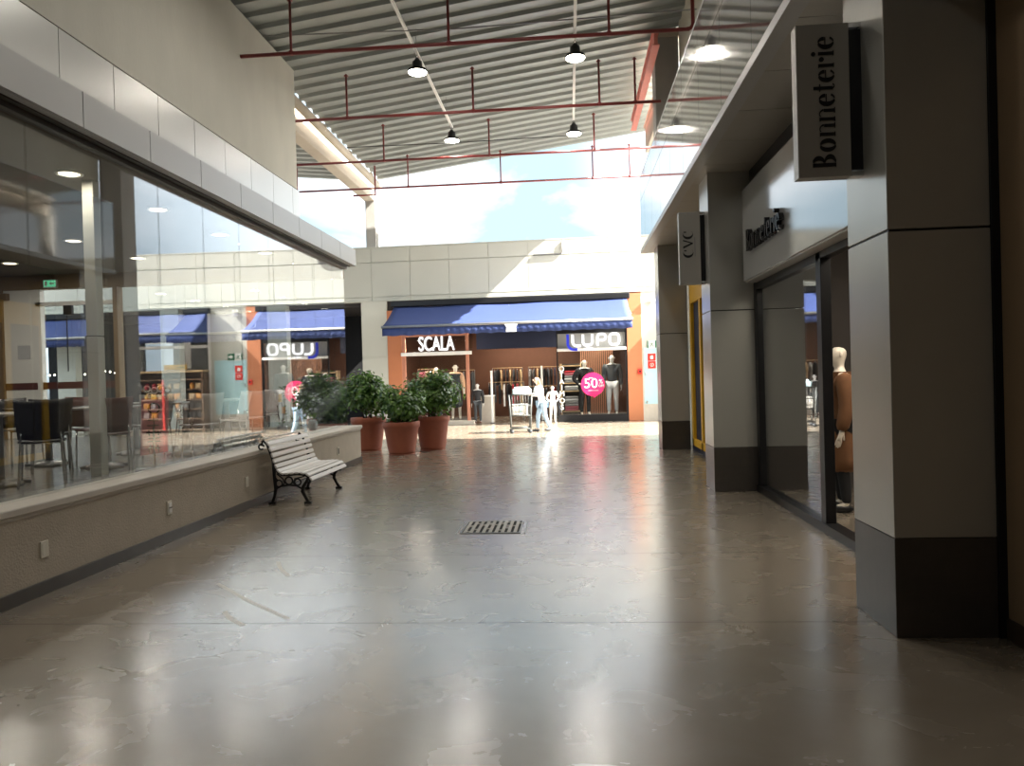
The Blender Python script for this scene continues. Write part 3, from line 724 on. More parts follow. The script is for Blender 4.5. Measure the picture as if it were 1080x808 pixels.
# potted shrubs
def shrub(label, x, y, rp, hp, fol, seed, nleaf):
    rnd = random.Random(seed)
    t = thing('potted_shrub', label, 'plant', (x, y, 0), 0, None)
    s = rp / .40; pr_ = [(.27 * s, 0), (.275 * s, .02), (.29 * s, .08), (.365 * s, hp - .15), (.375 * s, hp - .14), (.375 * s, hp - .13), (.398 * s, hp - .12), (.40 * s, hp - .01), (.395 * s, hp), (.365 * s, hp), (.355 * s, hp - .06), (.2, hp - .07), (.01, hp - .07)]
    MB().lathe([(.285 * s, 0), (.29 * s, .012), (.27 * s, .02)] + pr_[1:], seg=40).build('pot', 'terra', t, True)
    MB().lathe([(.30, -.02), (.345 * s, 0), (.2, .02), (.02, .03)], (0, 0, hp - .05), 20).build('soil', 'soil', t, True)
    st = MB()
    for k in range(9):
        a = rnd.uniform(0, 2 * PI); r = rnd.uniform(.05, .12); b = rnd.choice(fol)
        tip = Vector((b[0], b[1], b[2])) + Vector((rnd.uniform(-.5, .5) * b[3], rnd.uniform(-.5, .5) * b[3], rnd.uniform(-.2, .6) * b[4]))
        p0 = Vector((r * math.cos(a), r * math.sin(a), hp - .06)); mid = p0.lerp(tip, .5) + Vector((rnd.uniform(-.05, .05), rnd.uniform(-.05, .05), .05))
        st.tube([p0, mid, tip], [.014, .01, .004], 6)
    st.build('stem', 'stem', t, True)
    lf = MB(); tot = sum(b[3] * b[3] * b[4] for b in fol)
    for b in fol:
        for k in range(int(nleaf * b[3] * b[3] * b[4] / tot)):
            while True:
                d = Vector((rnd.gauss(0, 1), rnd.gauss(0, 1), rnd.gauss(0, 1)))
                if d.length > .01: break
            d.normalize(); rr = rnd.random() ** .33 * (.78 + .45 * rnd.random() ** 2) * (1 + .13 * math.sin(5 * math.atan2(d.y, d.x) + seed) * (1 - abs(d.z)))
            p = Vector((b[0] + d.x * rr * b[3], b[1] + d.y * rr * b[3], b[2] + d.z * rr * b[4]))
            nrm = (d + Vector((rnd.uniform(-.6, .6), rnd.uniform(-.6, .6), rnd.uniform(.1, 1.1)))).normalized()
            ax = nrm.cross(Vector((rnd.uniform(-1, 1), rnd.uniform(-1, 1), rnd.uniform(-1, 1)))).normalized(); w = nrm.cross(ax)
            L = rnd.uniform(.075, .125); h = L * .27
            q = [p - ax * L * .5, p - ax * .15 * L + w * h - nrm * .003, p + ax * .25 * L + w * h * .8 - nrm * .004, p + ax * L * .55 - nrm * .012, p + ax * .25 * L - w * h * .8 - nrm * .004, p - ax * .15 * L - w * h - nrm * .003]
            lf.add(q, [(0, 1, 2, 3), (0, 3, 4, 5)])
    lf.build('foliage', 'leaf', t, recalc=False)
    return t
shrub('bushy green shrub in a terracotta pot, front one of three by the cafe corner', -3.63, 16.05, .40, .70, [(0, 0, 1.0, .50, .36), (-.22, .05, 1.22, .28, .30), (.25, .1, 1.05, .35, .35)], 11, 2300)
shrub('bushy green shrub in a terracotta pot tucked behind the corner of the low wall', -4.60, 17.0, .40, .76, [(0, 0, 1.28, .56, .46), (.25, 0, 1.2, .42, .40), (-.3, 0, 1.35, .4, .42), (.0, 0, 1.62, .34, .26)], 23, 2800)
shrub('tallest green shrub in a terracotta pot, rightmost of the three by the cafe corner', -3.12, 16.95, .40, .76, [(0, 0, 1.28, .60, .50), (.28, 0, 1.25, .44, .42), (-.3, 0, 1.25, .42, .44), (.15, 0, 1.58, .36, .26)], 37, 3200)

# ------------------------------------------------------------------ under the roof
lampo = []
def lamp(x, y, z, label):
    t = thing('high_bay_lamp', label, 'lamp', (x, y, z), 0, 'round lamps under the metal roof')
    MB().lathe([(.05, .30), (.06, .26), (.10, .24), (.11, .12), (.20, .07), (.21, .03), (.20, .02)], seg=24).build('housing', 'dark', t, True)
    MB().lathe([(.185, .0), (.195, .02), (.19, .03)], seg=24).build('diffuser', 'lamp', t, True)
    MB().tube([(0, 0, .30), (.03, 0, .34), (0, 0, .38), (-.03, 0, .34), (0, 0, .31)], .008, 6).build('hook', 'dark', t)
    return t
LX1, LX2 = -3.0, .29
def lamp_light(x, y, z, power):
    l = bpy.data.lights.new('lamp_light', 'AREA'); l.shape = 'DISK'; l.size = .36; l.energy = power; l.color = (1, .955, .875)
    o = bpy.data.objects.new('lamp_light', l); o.location = (x, y, z - .012); COL.objects.link(o)
for yy in (20.4, 15.7): lamp_light(LX1, yy, 8.0, 20); lamp_light(LX2, yy, 8.0, 20)
lamp_light(LX1, 11.0, 8.0, 26); lamp_light(LX2, 11.0, 8.0, 26); lamp_light(LX1, 6.3, 8.0, 14); lamp_light(LX2, 6.3, 8.0, 20)
lamp_light(LX1, 1.6, 8.0, 6)
lamp_light(LX1, -3.1, 8.0, 18)  # unseen lamp behind the camera, added to lighten the column fronts
lamp(LX1, 15.75, 8.0, 'round lit lamp on the left conduit, nearer one')
lamp(LX1, 20.4, 8.0, 'round lit lamp at the far end of the left conduit')
lamp(LX2, 15.5, 8.0, 'round lit lamp on the middle conduit, nearer one')
lamp(LX2, 20.35, 8.0, 'round lit lamp at the far end of the middle conduit')
for x, y0, lab in ((LX1, 20.5, 'left'), (LX2, 20.45, 'middle')):
    c = thing('cable_conduit', 'pale straight cable conduit running under the roof, the %s one' % lab, 'conduit', (x, 0, 8.42))
    MB().cbox(-.03, .03, -6, y0, -.025, .025, .006).build('tray', 'white', c)
    hz = ZR(x) - 8.42
    for k in range(5):
        MB().tube([(0, 4 + k * 3.9, .02), (0, 4 + k * 3.9, hz + .02)], .006, 6).build('hanger', 'steel', c)
def pipe(y, x0, x1, drops, label, z=7.6, r=.034, col='red'):
    t = thing('sprinkler_pipe', label, 'pipe', (0, y, z), 0, 'red sprinkler pipes under the roof')
    MB().tube([(x0, 0, 0), (x1, 0, 0)], r, 10).build('main_pipe', col, t, True)
    for x in drops:
        MB().tube([(x, 0, 0), (x, 0, .95)], r * .72, 8).build('riser', col, t, True)
        MB().tube([(x, 0, -.03), (x, 0, .04)], r * 1.35, 8).build('fitting', col, t, True)
        MB().lathe([(.05, .95), (.055, .96), (.02, .99), (.02, 1.0)], (x, 0, 0), 10).build('sprinkler_head', col, t, True)
    return t
t = pipe(13.55, -5.85, 2.26, [-4.9, -2.0, .86], 'red sprinkler pipe nearest the camera, ending in an upright bend at right')
MB().tube([(2.20, 0, 0), (2.28, 0, .015), (2.32, 0, .08), (2.32, 0, 1.6)], .034, 10).build('bend', 'red', t, True)
pipe(17.05, -6.2, 2.18, [-4.9, -2.0, .83, 1.62], 'second red sprinkler pipe from the camera, level with the end of the concrete wall')
pipe(20.5, -7.35, 2.4, [-4.9, -2.0, .83], 'third red sprinkler pipe from the camera, reaching past the cream valley beam', r=.032)
t = pipe(23.4, -8.4, 2.4, [-4.85, -1.95, .88, 2.0], 'thin sprinkler pipe farthest from the camera, against the open sky', r=.03)
MB().tube([(-8.4, 0, 0), (-8.4, -2.9, 0), (-8.4, -2.9, .0)], .03, 8).tube([(-8.4, 0, 0), (-8.4, 0, .75)], .03, 8).build('branch', 'red', t, True); MB().tube([(-5.9, 0, .7), (-5.9, .0, -.2), (-6.6, 0, -.2)], .03, 8).build('branch', 'red', t, True)
o = tag(MB().tube([(-6.3, 14.6, 8.45), (-2, 14.68, 8.38), (2.6, 14.75, 8.5)], .014, 6).build('cable', 'steel'), 'thin grey cable strung across under the roof', 'cable')
tag(MB().tube([(-5.9, 20.4, 7.98), (-3, 20.4, 7.96), (.29, 20.35, 7.98)], .012, 6).build('cable', 'dark'), 'thin dark cable between the two far roof lamps', 'cable')

# ------------------------------------------------------------------ figures
def skin_mesh(name, V, E, m, parent, sub=1, smooth=True):
    me = bpy.data.meshes.new(name); me.from_pydata([v[:3] for v in V], E, [])
    o = bpy.data.objects.new(name, me); COL.objects.link(o)
    sk = o.modifiers.new('skin', 'SKIN'); sk.use_smooth_shade = True; sk.branch_smoothing = .3
    ly = me.skin_vertices[0].data
    for i, v in enumerate(V):
        ly[i].radius = (v[3], v[4] if len(v) > 4 else v[3]); ly[i].use_root = (i == 0)
    ss = o.modifiers.new('sub', 'SUBSURF'); ss.levels = sub; ss.render_levels = sub
    bpy.context.view_layer.update()
    nm = bpy.data.meshes.new_from_object(o.evaluated_get(bpy.context.evaluated_depsgraph_get()))
    bpy.data.objects.remove(o); bpy.data.meshes.remove(me)
    nm.materials.clear(); nm.materials.append(M[m]); nm.name = name
    if smooth:
        for p in nm.polygons: p.use_smooth = True
    o = bpy.data.objects.new(name, nm); COL.objects.link(o); o.parent = parent
    return o

def figure(name, label, cat, loc, rz, H, body_m, wear, arms=None, legs=None, lean=0., hair=None, face=True, group=None, head_h=None):
    """standing figure facing local -y. arms/legs: offsets of elbow/hand, knee/foot in fractions of H"""
    t = thing(name, label, cat, loc, rz, group)
    h = H
    def L(z): return -lean * max(0, z - .52)                      # forward lean of the trunk
    A = arms or {}; G = legs or {}
    J = dict(pel=(0, 0, .525), sp=(0, L(.62), .62), ch=(0, L(.73), .73), nb=(0, L(.81), .81), nk=(0, L(.855), .850), jaw=(0, L(.89) - .012, .885), hd=(0, L(.94) - .004, .935), cr=(0, L(.98), .975))
    for s, k in ((-1, 'l'), (1, 'r')):
        J['sh' + k] = (s * .105, L(.80), .795)
        e = A.get('e' + k, (s * .135, L(.80) + .01, .625)); w = A.get('w' + k, (s * .145, L(.8) - .03, .475))
        J['el' + k] = e; J['wr' + k] = w
        d = (Vector(w) - Vector(e)).normalized(); J['pa' + k] = tuple(Vector(w) + d * .035)
        J['hp' + k] = (s * .052, 0, .50)
        J['kn' + k] = G.get('k' + k, (s * .058, -.008, .28)); J['an' + k] = G.get('a' + k, (s * .062, .012, .045))
        a = J['an' + k]; J['to' + k] = (a[0] + s * .008, a[1] - .095, a[2] - .027)
    R = dict(pel=(.088, .062), sp=(.070, .052), ch=(.084, .060), nb=(.042, .038), nk=(.028, .028), jaw=(.036, .044), hd=(.046, .056), cr=(.030, .036))
    for k in 'lr': R.update({'sh' + k: (.036, .036), 'el' + k: (.024, .024), 'wr' + k: (.016, .016), 'pa' + k: (.019, .011), 'hp' + k: (.056, .056), 'kn' + k: (.034, .034), 'an' + k: (.021, .023), 'to' + k: (.019, .013)})
    ed = [('pel', 'sp'), ('sp', 'ch'), ('ch', 'nb'), ('nb', 'nk'), ('nk', 'jaw'), ('jaw', 'hd'), ('hd', 'cr')]
    for k in 'lr': ed += [('nb', 'sh' + k), ('sh' + k, 'el' + k), ('el' + k, 'wr' + k), ('wr' + k, 'pa' + k), ('pel', 'hp' + k), ('hp' + k, 'kn' + k), ('kn' + k, 'an' + k), ('an' + k, 'to' + k)]
    names = list(J); V = [(*[c * h for c in J[n]], R[n][0] * h, R[n][1] * h) for n in names]; E = [(names.index(a), names.index(b)) for a, b in ed]
    for s, k in ((-1, 'l'), (1, 'r')):                              # five fingers on each hand
        w = Vector(J['wr' + k]); p = Vector(J['pa' + k]); d = (p - w).normalized(); side = d.cross(Vector((s, 0, 0)))
        side = side.normalized() if side.length > .1 else Vector((0, 1, 0)); bend = Vector((-s, 0, 0))
        ip = names.index('pa' + k)
        for q, ln in zip((-1.5, -.5, .5, 1.5), (.036, .044, .041, .032)):
            b = p + side * q * .0085 + d * .012; m_ = b + d * ln * .5 + bend * .004; e_ = b + d * ln + bend * .013
            i0 = len(V); V += [(*(x * h), r * h, r * h) for x, r in ((b, .0058), (m_, .0052), (e_, .0042))]; E += [(ip, i0), (i0, i0 + 1), (i0 + 1, i0 + 2)]
        b = w + d * .012 - side * .016; e_ = b + d * .030 - side * .012 + bend * .006; i0 = len(V)
        V += [(*(b * h), .0075 * h, .0075 * h), (*(e_ * h), .0055 * h, .0055 * h)]; E += [(names.index('wr' + k), i0), (i0, i0 + 1)]
    b_ = skin_mesh('body', V, E, body_m, t)
    if face:
        hy, hz = J['hd'][1], J['hd'][2]
        f = MB().ell((0, (hy - .062) * h, (hz - .014) * h), (.008 * h, .012 * h, .016 * h), 8, 6)
        f.ell((-.049 * h, (hy + .002) * h, (hz - .008) * h), (.006 * h, .011 * h, .017 * h), 8, 6).ell((.049 * h, (hy + .002) * h, (hz - .008) * h), (.006 * h, .011 * h, .017 * h), 8, 6)
        f.build('face_features', body_m, b_, True)
        if cat == 'person':
            MB().ell((-.018 * h, (hy - .05) * h, hz * h), (.006 * h, .006 * h, .004 * h), 8, 6).ell((.018 * h, (hy - .05) * h, hz * h), (.006 * h, .006 * h, .004 * h), 8, 6).build('eye', 'dark', b_, True)
            MB().ell((0, (hy - .05) * h, (hz - .043) * h), (.013 * h, .007 * h, .004 * h), 8, 6).build('mouth', 'rose', b_, True)
    def dress(nm, ns, es, m_, grow, extra=None, ru=None):
        VV = []; 
        for n in ns:
            g_ = (ru or {}).get(n, 0) + grow; VV.append((*[c * h for c in J[n]], (R[n][0] + g_) * h, (R[n][1] + g_) * h))
        EE = [(ns.index(a), ns.index(b)) for a, b in es]
        if extra:
            for a, pts in extra:
                i0 = len(VV); prev = ns.index(a)
                for q in pts: VV.append((q[0] * h, q[1] * h, q[2] * h, q[3] * h, q[4] * h)); EE.append((prev, len(VV) - 1)); prev = len(VV) - 1
        return skin_mesh(nm, VV, EE, m_, t)
    for kind, m_ in wear:
        if kind in ('trousers', 'shorts'):
            ns = ['pel', 'hpl', 'knl', 'anl', 'hpr', 'knr', 'anr']; es = [('pel', 'hpl'), ('hpl', 'knl'), ('knl', 'anl'), ('pel', 'hpr'), ('hpr', 'knr'), ('knr', 'anr')]
            dress('trousers', ns, es, m_, .009)
        if kind in ('top', 'jacket'):
            ns = ['ch', 'sp', 'pel', 'nb', 'shl', 'ell', 'wrl', 'shr', 'elr', 'wrr']; es = [('ch', 'sp'), ('sp', 'pel'), ('ch', 'nb'), ('nb', 'shl'), ('shl', 'ell'), ('ell', 'wrl'), ('nb', 'shr'), ('shr', 'elr'), ('elr', 'wrr')]
            dress(kind, ns, es, m_, .012 if kind == 'top' else .020, ru=dict(shl=.012, shr=.012, nb=.004))
        if kind == 'vest':
            ns = ['ch', 'sp', 'pel', 'nb', 'shl', 'shr']; es = [('ch', 'sp'), ('sp', 'pel'), ('ch', 'nb'), ('nb', 'shl'), ('nb', 'shr')]
            dress('top', ns, es, m_, .011)
        if kind == 'coat':
            ns = ['ch', 'sp', 'pel', 'nb', 'shl', 'ell', 'wrl', 'shr', 'elr', 'wrr']; es = [('ch', 'sp'), ('sp', 'pel'), ('ch', 'nb'), ('nb', 'shl'), ('shl', 'ell'), ('ell', 'wrl'), ('nb', 'shr'), ('shr', 'elr'), ('elr', 'wrr')]
            dress('coat', ns, es, m_, .024, [('pel', [(0, 0, .42, .13, .09), (0, 0, .30, .14, .10), (0, 0, .22, .145, .105)])])
        if kind == 'dress':
            ns = ['ch', 'sp', 'pel', 'nb']; es = [('ch', 'sp'), ('sp', 'pel'), ('ch', 'nb')]
            dress('dress', ns, es, m_, .012, [('pel', [(0, 0, .42, .115, .085), (0, 0, .30, .13, .10), (0, 0, .20, .135, .105)])])
        if kind == 'shawl':
            ns = ['nb', 'shl', 'ell', 'shr', 'elr']; es = [('nb', 'shl'), ('shl', 'ell'), ('nb', 'shr'), ('shr', 'elr')]
            dress('shawl', ns, es, m_, .02, [('elr', [(.14, .02, .5, .03, .03), (.145, .03, .38, .028, .03)])])
        if kind == 'shoes':
            mb = MB()
            for k in 'lr':
                a = J['an' + k]; mb.ell((a[0] * h, (a[1] - .035) * h, (a[2] - .022) * h), (.027 * h, .075 * h, .026 * h), 10, 7)
            mb.build('shoe', m_, t, True)
    if hair:
        hd = J['hd']; VV = [(0, (hd[1] + .010) * h, (hd[2] + .022) * h, .053 * h, .056 * h), (0, (hd[1] + .035) * h, (hd[2] - .03) * h, .050 * h, .038 * h), (.01 * h, (hd[1] + .055) * h, (hd[2] - .10) * h, .050 * h, .026 * h), (.012 * h, (hd[1] + .065) * h, (hd[2] - .19) * h, .04 * h, .02 * h), (.01 * h, (hd[1] + .07) * h, (hd[2] - .25) * h, .02 * h, .012 * h)]
        skin_mesh('hair', VV, [(0, 1), (1, 2), (2, 3), (3, 4)], hair, t)
    return t

# shopper leaning on the handle of the trolley (facing -x and a little towards the camera)
figure('person', 'person with long fair hair in white top and pale jeans pushing the trolley', 'person', (-.80, 21.72, 0), -1.25, 1.60, 'skin',
       [('trousers', 'jeans'), ('top', 'lightcloth'), ('shoes', 'charcoal')],
       arms=dict(el=(-.15, -.10, .65), wl=(-.11, -.22, .675), er=(.15, -.10, .65), wr=(.10, -.22, .675)),
       legs=dict(kl=(-.055, -.07, .28), al=(-.055, -.08, .045), kr=(.055, .03, .28), ar=(.055, .12, .055)), lean=.22, hair='hair')
# trolley
c = thing('shopping_trolley', 'grey shopping trolley pushed across the sunlit floor', 'trolley', (-1.40, 21.42, 0), .12)
f = MB()
for sx in (-.30, .27):
    for y in (-.24, .24):
        f.tube([(sx * .95, y, .12), (sx, y, .5), (sx * 1.12, y, 1.08)], .018, 8)
for z, k in ((.50, 1.0), (.78, 1.06), (1.08, 1.12)):
    f.tube([(-.30 * k, -.24, z), (.27 * k, -.24, z), (.27 * k, .24, z), (-.30 * k, .24, z)], .016, 8, True)
f.tube([(-.29, -.24, .14), (.26, -.24, .14), (.26, .24, .14), (-.29, .24, .14)], .018, 8, True)
f.build('frame', 'cartgrey', c, True)
MB().tube([(.30, -.24, 1.08), (.42, -.24, 1.10), (.42, .24, 1.10), (.30, .24, 1.08)], .018, 8).build('handle', 'cartgrey', c, True)
bk = MB()
for k in range(9):
    x = -.30 + k * .07
    for y in (-.24, .24): bk.tube([(x, y, .5), (x * 1.1, y, 1.08)], .005, 5)
for k in range(6):
    y = -.2 + k * .08
    for x in (-.30, .27): bk.tube([(x, y, .5), (x * 1.1, y, 1.08)], .005, 5)
    bk.tube([(-.30, y, .5), (.27, y, .5)], .005, 5)
bk.build('wire_basket', 'cartgrey', c, True)
for sx in (-.27, .24):
    for y in (-.22, .22):
        w = MB().tube([(sx, y - .018, .055), (sx, y + .018, .055)], .055, 14).build('wheel', 'charcoal', c, True)
        MB().tube([(sx, y, .055), (sx, y, .14)], .018, 6).build('castor_fork', 'steel', w)
k_ = thing('carry_box', 'pale blue plastic crate sitting on top of the trolley basket', 'crate', (-1.35, 21.43, 1.097), .12)
MB().cbox(-.27, .25, -.2, .2, 0, .14, .02).build('tray', 'boxblue', k_); MB().cbox(-.22, .2, -.16, .16, .14, .20, .03).build('lid', 'boxblue', k_)
k_ = thing('parcel', 'pale parcel lying in the trolley basket', 'box', (-1.41, 21.42, .515), .12)
MB().cbox(-.24, .20, -.18, .18, 0, .30, .015).build('carton', 'lightcloth', k_); MB().box(-.03, .03, -.183, .183, -.001, .303).build('tape', 'boxblue', k_)

# shop mannequins (facade frame)
def mann(label, x, y, z, H, m, wear, rz=0., **k): return figure('mannequin', label, 'mannequin', FW(x, y, z), FA + rz, H, m, wear, **k)
mann('ivory mannequin with peach shawl and grey dress in the left shop window', -4.05, .75, .12, 2.0, 'mannequin', [('dress', 'charcoal'), ('vest', 'black'), ('shawl', 'peach')], .15)
mann('ivory mannequin in dark top seen above the shrubs in the left shop window', -4.74, .8, .12, 1.93, 'mannequin', [('trousers', 'charcoal'), ('top', 'charcoal')], -.1)
mann('child mannequin in dark top and leggings at the shop entrance', -3.19, .15, .02, 1.40, 'manngrey', [('trousers', 'charcoal'), ('top', 'black'), ('shoes', 'brownlam')])
mann('bare white child mannequin standing in the sun beside the trolley', -.58, -.30, .0, 1.28, 'mannwhite', [], .2, arms=dict(el=(-.17, .01, .65), wl=(-.08, -.06, .56), er=(.17, .01, .65), wr=(.08, -.06, .56)))
mann('mannequin in black jacket and pale top behind the magenta sticker', .50, .72, .18, 1.98, 'mannequin', [('trousers', 'black'), ('vest', 'lightcloth'), ('jacket', 'black')], .2, hair='black', arms=dict(el=(-.20, .03, .64), wl=(-.10, -.05, .55), er=(.16, .02, .62), wr=(.14, -.04, .48)))
mann('tall mannequin in dark hoodie and pale grey trousers in the right shop window', 1.45, .75, .18, 2.12, 'manngrey', [('trousers', 'palegrey'), ('jacket', 'charcoal')], -.1)
figure('mannequin', 'mannequin in long camel coat just inside the boutique door', 'mannequin', (3.0, 8.70, 0), -1.7, 1.88, 'mannequin', [('trousers', 'black'), ('coat', 'coat'), ('shoes', 'dark')])

# ------------------------------------------------------------------ shop stock
ORD = ['first', 'second', 'third', 'fourth', 'fifth', 'sixth', 'seventh', 'eighth', 'ninth', 'tenth', 'eleventh', 'twelfth', 'thirteenth', 'fourteenth', 'fifteenth', 'sixteenth']
gcache = {}
def garment(m):
    if m not in gcache:
        mb = MB(); w = .21
        A = [(-.03, 0), (-.20, -.06), (-.24, -.30), (-.185, -.31), (-.17, -.16), (-.165, -.72), (.165, -.72), (.17, -.16), (.185, -.31), (.24, -.30), (.20, -.06), (.03, 0)]
        mb.prism(A, lambda a, b, d: (d, a, b - .06), -.028, .028)
        me = mb.build('garment', m).data
        ob = [o for o in bpy.data.objects if o.data == me][0]; bpy.data.objects.remove(ob)
        hk = MB().tube([(0, -.17, -.12), (0, 0, -.05), (0, .17, -.12)], .006, 6).tube([(0, 0, -.05), (0, 0, 0), (0, .015, .018), (0, .03, .0)], .004, 6).build('hanger', 'steel')
        hm = hk.data; bpy.data.objects.remove(hk); gcache[m] = (me, hm)
    return gcache[m]
CN = dict(black='black', charcoal='charcoal', greycloth='grey', palegrey='pale grey', peach='peach', rose='rose pink', redcloth='red', tan='tan', lightcloth='white', jeans='pale blue', navy='navy')
def rack(label, short, x0, x1, y, z, cols, seed, posts=True, tall=None):
    rnd = random.Random(seed)
    t = thing('clothes_rack', label, 'rack', FW((x0 + x1) / 2, y, 0), FA); w = x1 - x0
    MB().tube([(-w / 2, 0, z), (w / 2, 0, z)], .014, 8).build('rail', 'tan', t, True)
    for sx in (-w / 2, w / 2):
        MB().tube([(sx, 0, 0), (sx, 0, z)], .016, 8).cbox(sx - .02, sx + .02, -.25, .25, 0, .03, .005).build('upright', 'steel', t)
    n = len(cols)
    for i, m in enumerate(cols):
        me, hm = garment(m)
        o = bpy.data.objects.new('garment', me); COL.objects.link(o)
        o.location = FW(x0 + .08 + (w - .16) * i / max(1, n - 1), y, z - .012); o.rotation_euler = (0, 0, FA + rnd.uniform(-.25, .25)); o.scale = (1, 1, rnd.uniform(.85, 1.2))
        tag(o, '%s garment hanging %s from the left on %s' % (CN[m], ORD[i], short), 'clothing', 'garments on ' + short)
        h = bpy.data.objects.new('hanger', hm); COL.objects.link(h); h.parent = o
rack('low clothes rack on the left of the shop entrance', 'the low rack left in the entrance', -3.05, -1.75, 2.1, 1.40, ['black', 'charcoal', 'black', 'lightcloth', 'black', 'redcloth', 'redcloth', 'tan'], 1)
rack('high clothes rack at the back of the entrance on the left', 'the high back rack on the left', -3.2, -2.0, 4.4, 1.95, ['charcoal', 'black', 'tan', 'black', 'black', 'tan', 'charcoal', 'black', 'tan'], 2)
rack('high clothes rack at the back of the entrance on the right', 'the high back rack on the right', -1.75, -.35, 4.4, 1.95, ['greycloth', 'charcoal', 'tan', 'black', 'black', 'charcoal', 'black', 'navy', 'black', 'black'], 3)
rack('lower clothes rack behind the trolley', 'the lower rack behind the trolley', -1.7, -.6, 3.2, 1.2, ['black', 'charcoal', 'navy', 'black', 'charcoal', 'black', 'redcloth'], 4)
rack('clothes rack with pink garments in the left window', 'the rack inside the left window', -5.55, -4.9, 1.4, 1.95, ['rose', 'rose', 'rose', 'peach', 'lightcloth', 'tan'], 5)
rack('clothes rack far back behind the left window', 'the rack far behind the left window', -5.4, -3.8, 3.6, 1.9, ['tan', 'greycloth', 'charcoal', 'tan', 'peach', 'black', 'greycloth', 'tan', 'charcoal'], 6)
for x, y, z, n in ((-2.70, .25, 1.82, 'taller white upright post standing at the shop entrance'), (-1.02, 1.2, 1.95, 'white upright post behind the shopper with the trolley')):
    t = thing('entrance_post', n, 'post', FW(x, y, 0), FA); MB().cbox(-.035, .035, -.03, .03, .02, z, .01).build('post', 'white', t); MB().cbox(-.08, .08, -.08, .08, 0, .02, .005).build('base_plate', 'dark', t)
t = thing('display_plinth', 'beige display block behind the dark child mannequin', 'plinth', FW(-2.95, .7, 0), FA); MB().cbox(-.25, .25, -.22, .22, 0, .92, .01).build('block', 'sill', t); MB().cbox(-.27, .27, -.24, .24, .92, .96, .005).build('top_board', 'white', t)
# unseen strip lights added to brighten the shop interior and windows
def strip_light(loc, rz, w):
    l = bpy.data.lights.new('strip_light', 'AREA'); l.shape = 'RECTANGLE'; l.size = 1.2; l.size_y = .1; l.energy = w; l.color = (1, .88, .72)
    o = bpy.data.objects.new('strip_light', l); o.location = loc; o.rotation_euler = (0, 0, rz); COL.objects.link(o)
for x, y, e in ((-5.0, .45, 40), (-2.6, 3.6, 24), (-1.0, 3.6, 24), (.7, .45, 34)): strip_light(FW(x, y, 3.31), FA, e)
for x, y in ((3.4, 6.4), (3.4, 8.0), (5.2, 7.2)): strip_light((x, y, 3.235), 0, 12)
for i, (x, y) in enumerate(((-5.0, .45), (-2.6, 3.6), (-1.0, 3.6), (.7, .45))):
    t = thing('added_shop_light', ['unseen strip light added over the left shop window', 'unseen strip light added over the left back rack', 'unseen strip light added over the right back rack', 'unseen strip light added over the right shop window'][i], 'lamp', FW(x, y, 3.32), FA)
    MB().cbox(-.62, .62, -.07, .07, .02, .08, .01).build('housing', 'white', t); MB().box(-.6, .6, -.05, .05, .0, .02).build('diffuser', 'strip', t)
# open shelf beside the right window, folded stacks
t = thing('shelf_unit', 'open shelf with wooden edges behind the stacked white letters', 'shelf', FW(.02, 1.4, 0), FA)
mb = MB()
for sx in (-.36, .36): mb.cbox(sx - .03, sx + .03, -.2, .2, 0, 2.0, .005)
mb.build('side_post', 'tan', t)
zz = (.30, 1.02, 1.30, 1.92)
for z in zz: MB().cbox(-.36, .36, -.2, .2, z - .02, z + .02, .004).build('shelf_board', 'tan', t)
MB().box(-.36, .36, .18, .2, 0, 2.0).build('back_board', 'shopdark', t)
fm = {}
def folded(m):
    if m not in fm:
        ob = MB().cbox(-.24, .24, -.15, .15, 0, .085, .035).build('folded_garment', m); fm[m] = ob.data; bpy.data.objects.remove(ob)
    return fm[m]
for sname, z0, cs in (('lowest', .32, ['rose', 'rose', 'greycloth', 'greycloth', 'palegrey', 'greycloth']), ('middle', 1.04, ['greycloth', 'palegrey']), ('top', 1.32, ['greycloth', 'palegrey', 'greycloth', 'rose', 'redcloth'])):
    for i, m in enumerate(cs):
        o = bpy.data.objects.new('folded_garment', folded(m)); COL.objects.link(o); o.location = FW(.02, 1.35, z0 + i * .087); o.rotation_euler = (0, 0, FA)
        tag(o, '%s folded garment, %s from the bottom on the %s shelf beside the right window' % (CN[m], ORD[i], sname), 'clothing', 'folded garments on the shelf unit')
# slatted wooden screen behind the right window mannequins
t = thing('slat_screen', 'screen of upright wooden slats behind the magenta sale sticker', 'screen', FW(.92, 1.7, .18), FA)
mb = MB()
for k in range(17): mb.cbox(-.56 + k * .07, -.525 + k * .07, -.03, .03, .0, 2.3, .004)
mb.build('slats', 'wood', t); MB().box(-.58, .62, .03, .05, 0, 2.3).build('back_board', 'brownwall', t); MB().cbox(-.6, .64, -.04, .06, 2.3, 2.36, .01).build('top_rail', 'wood', t)
trim(MB().box(-.38, 1.9, .14, 2.0, .05, .18), 'shopdark', FO, FA)
trim(MB().box(-5.66, -3.54, .14, 2.0, .0, .12), 'shopdark', FO, FA)

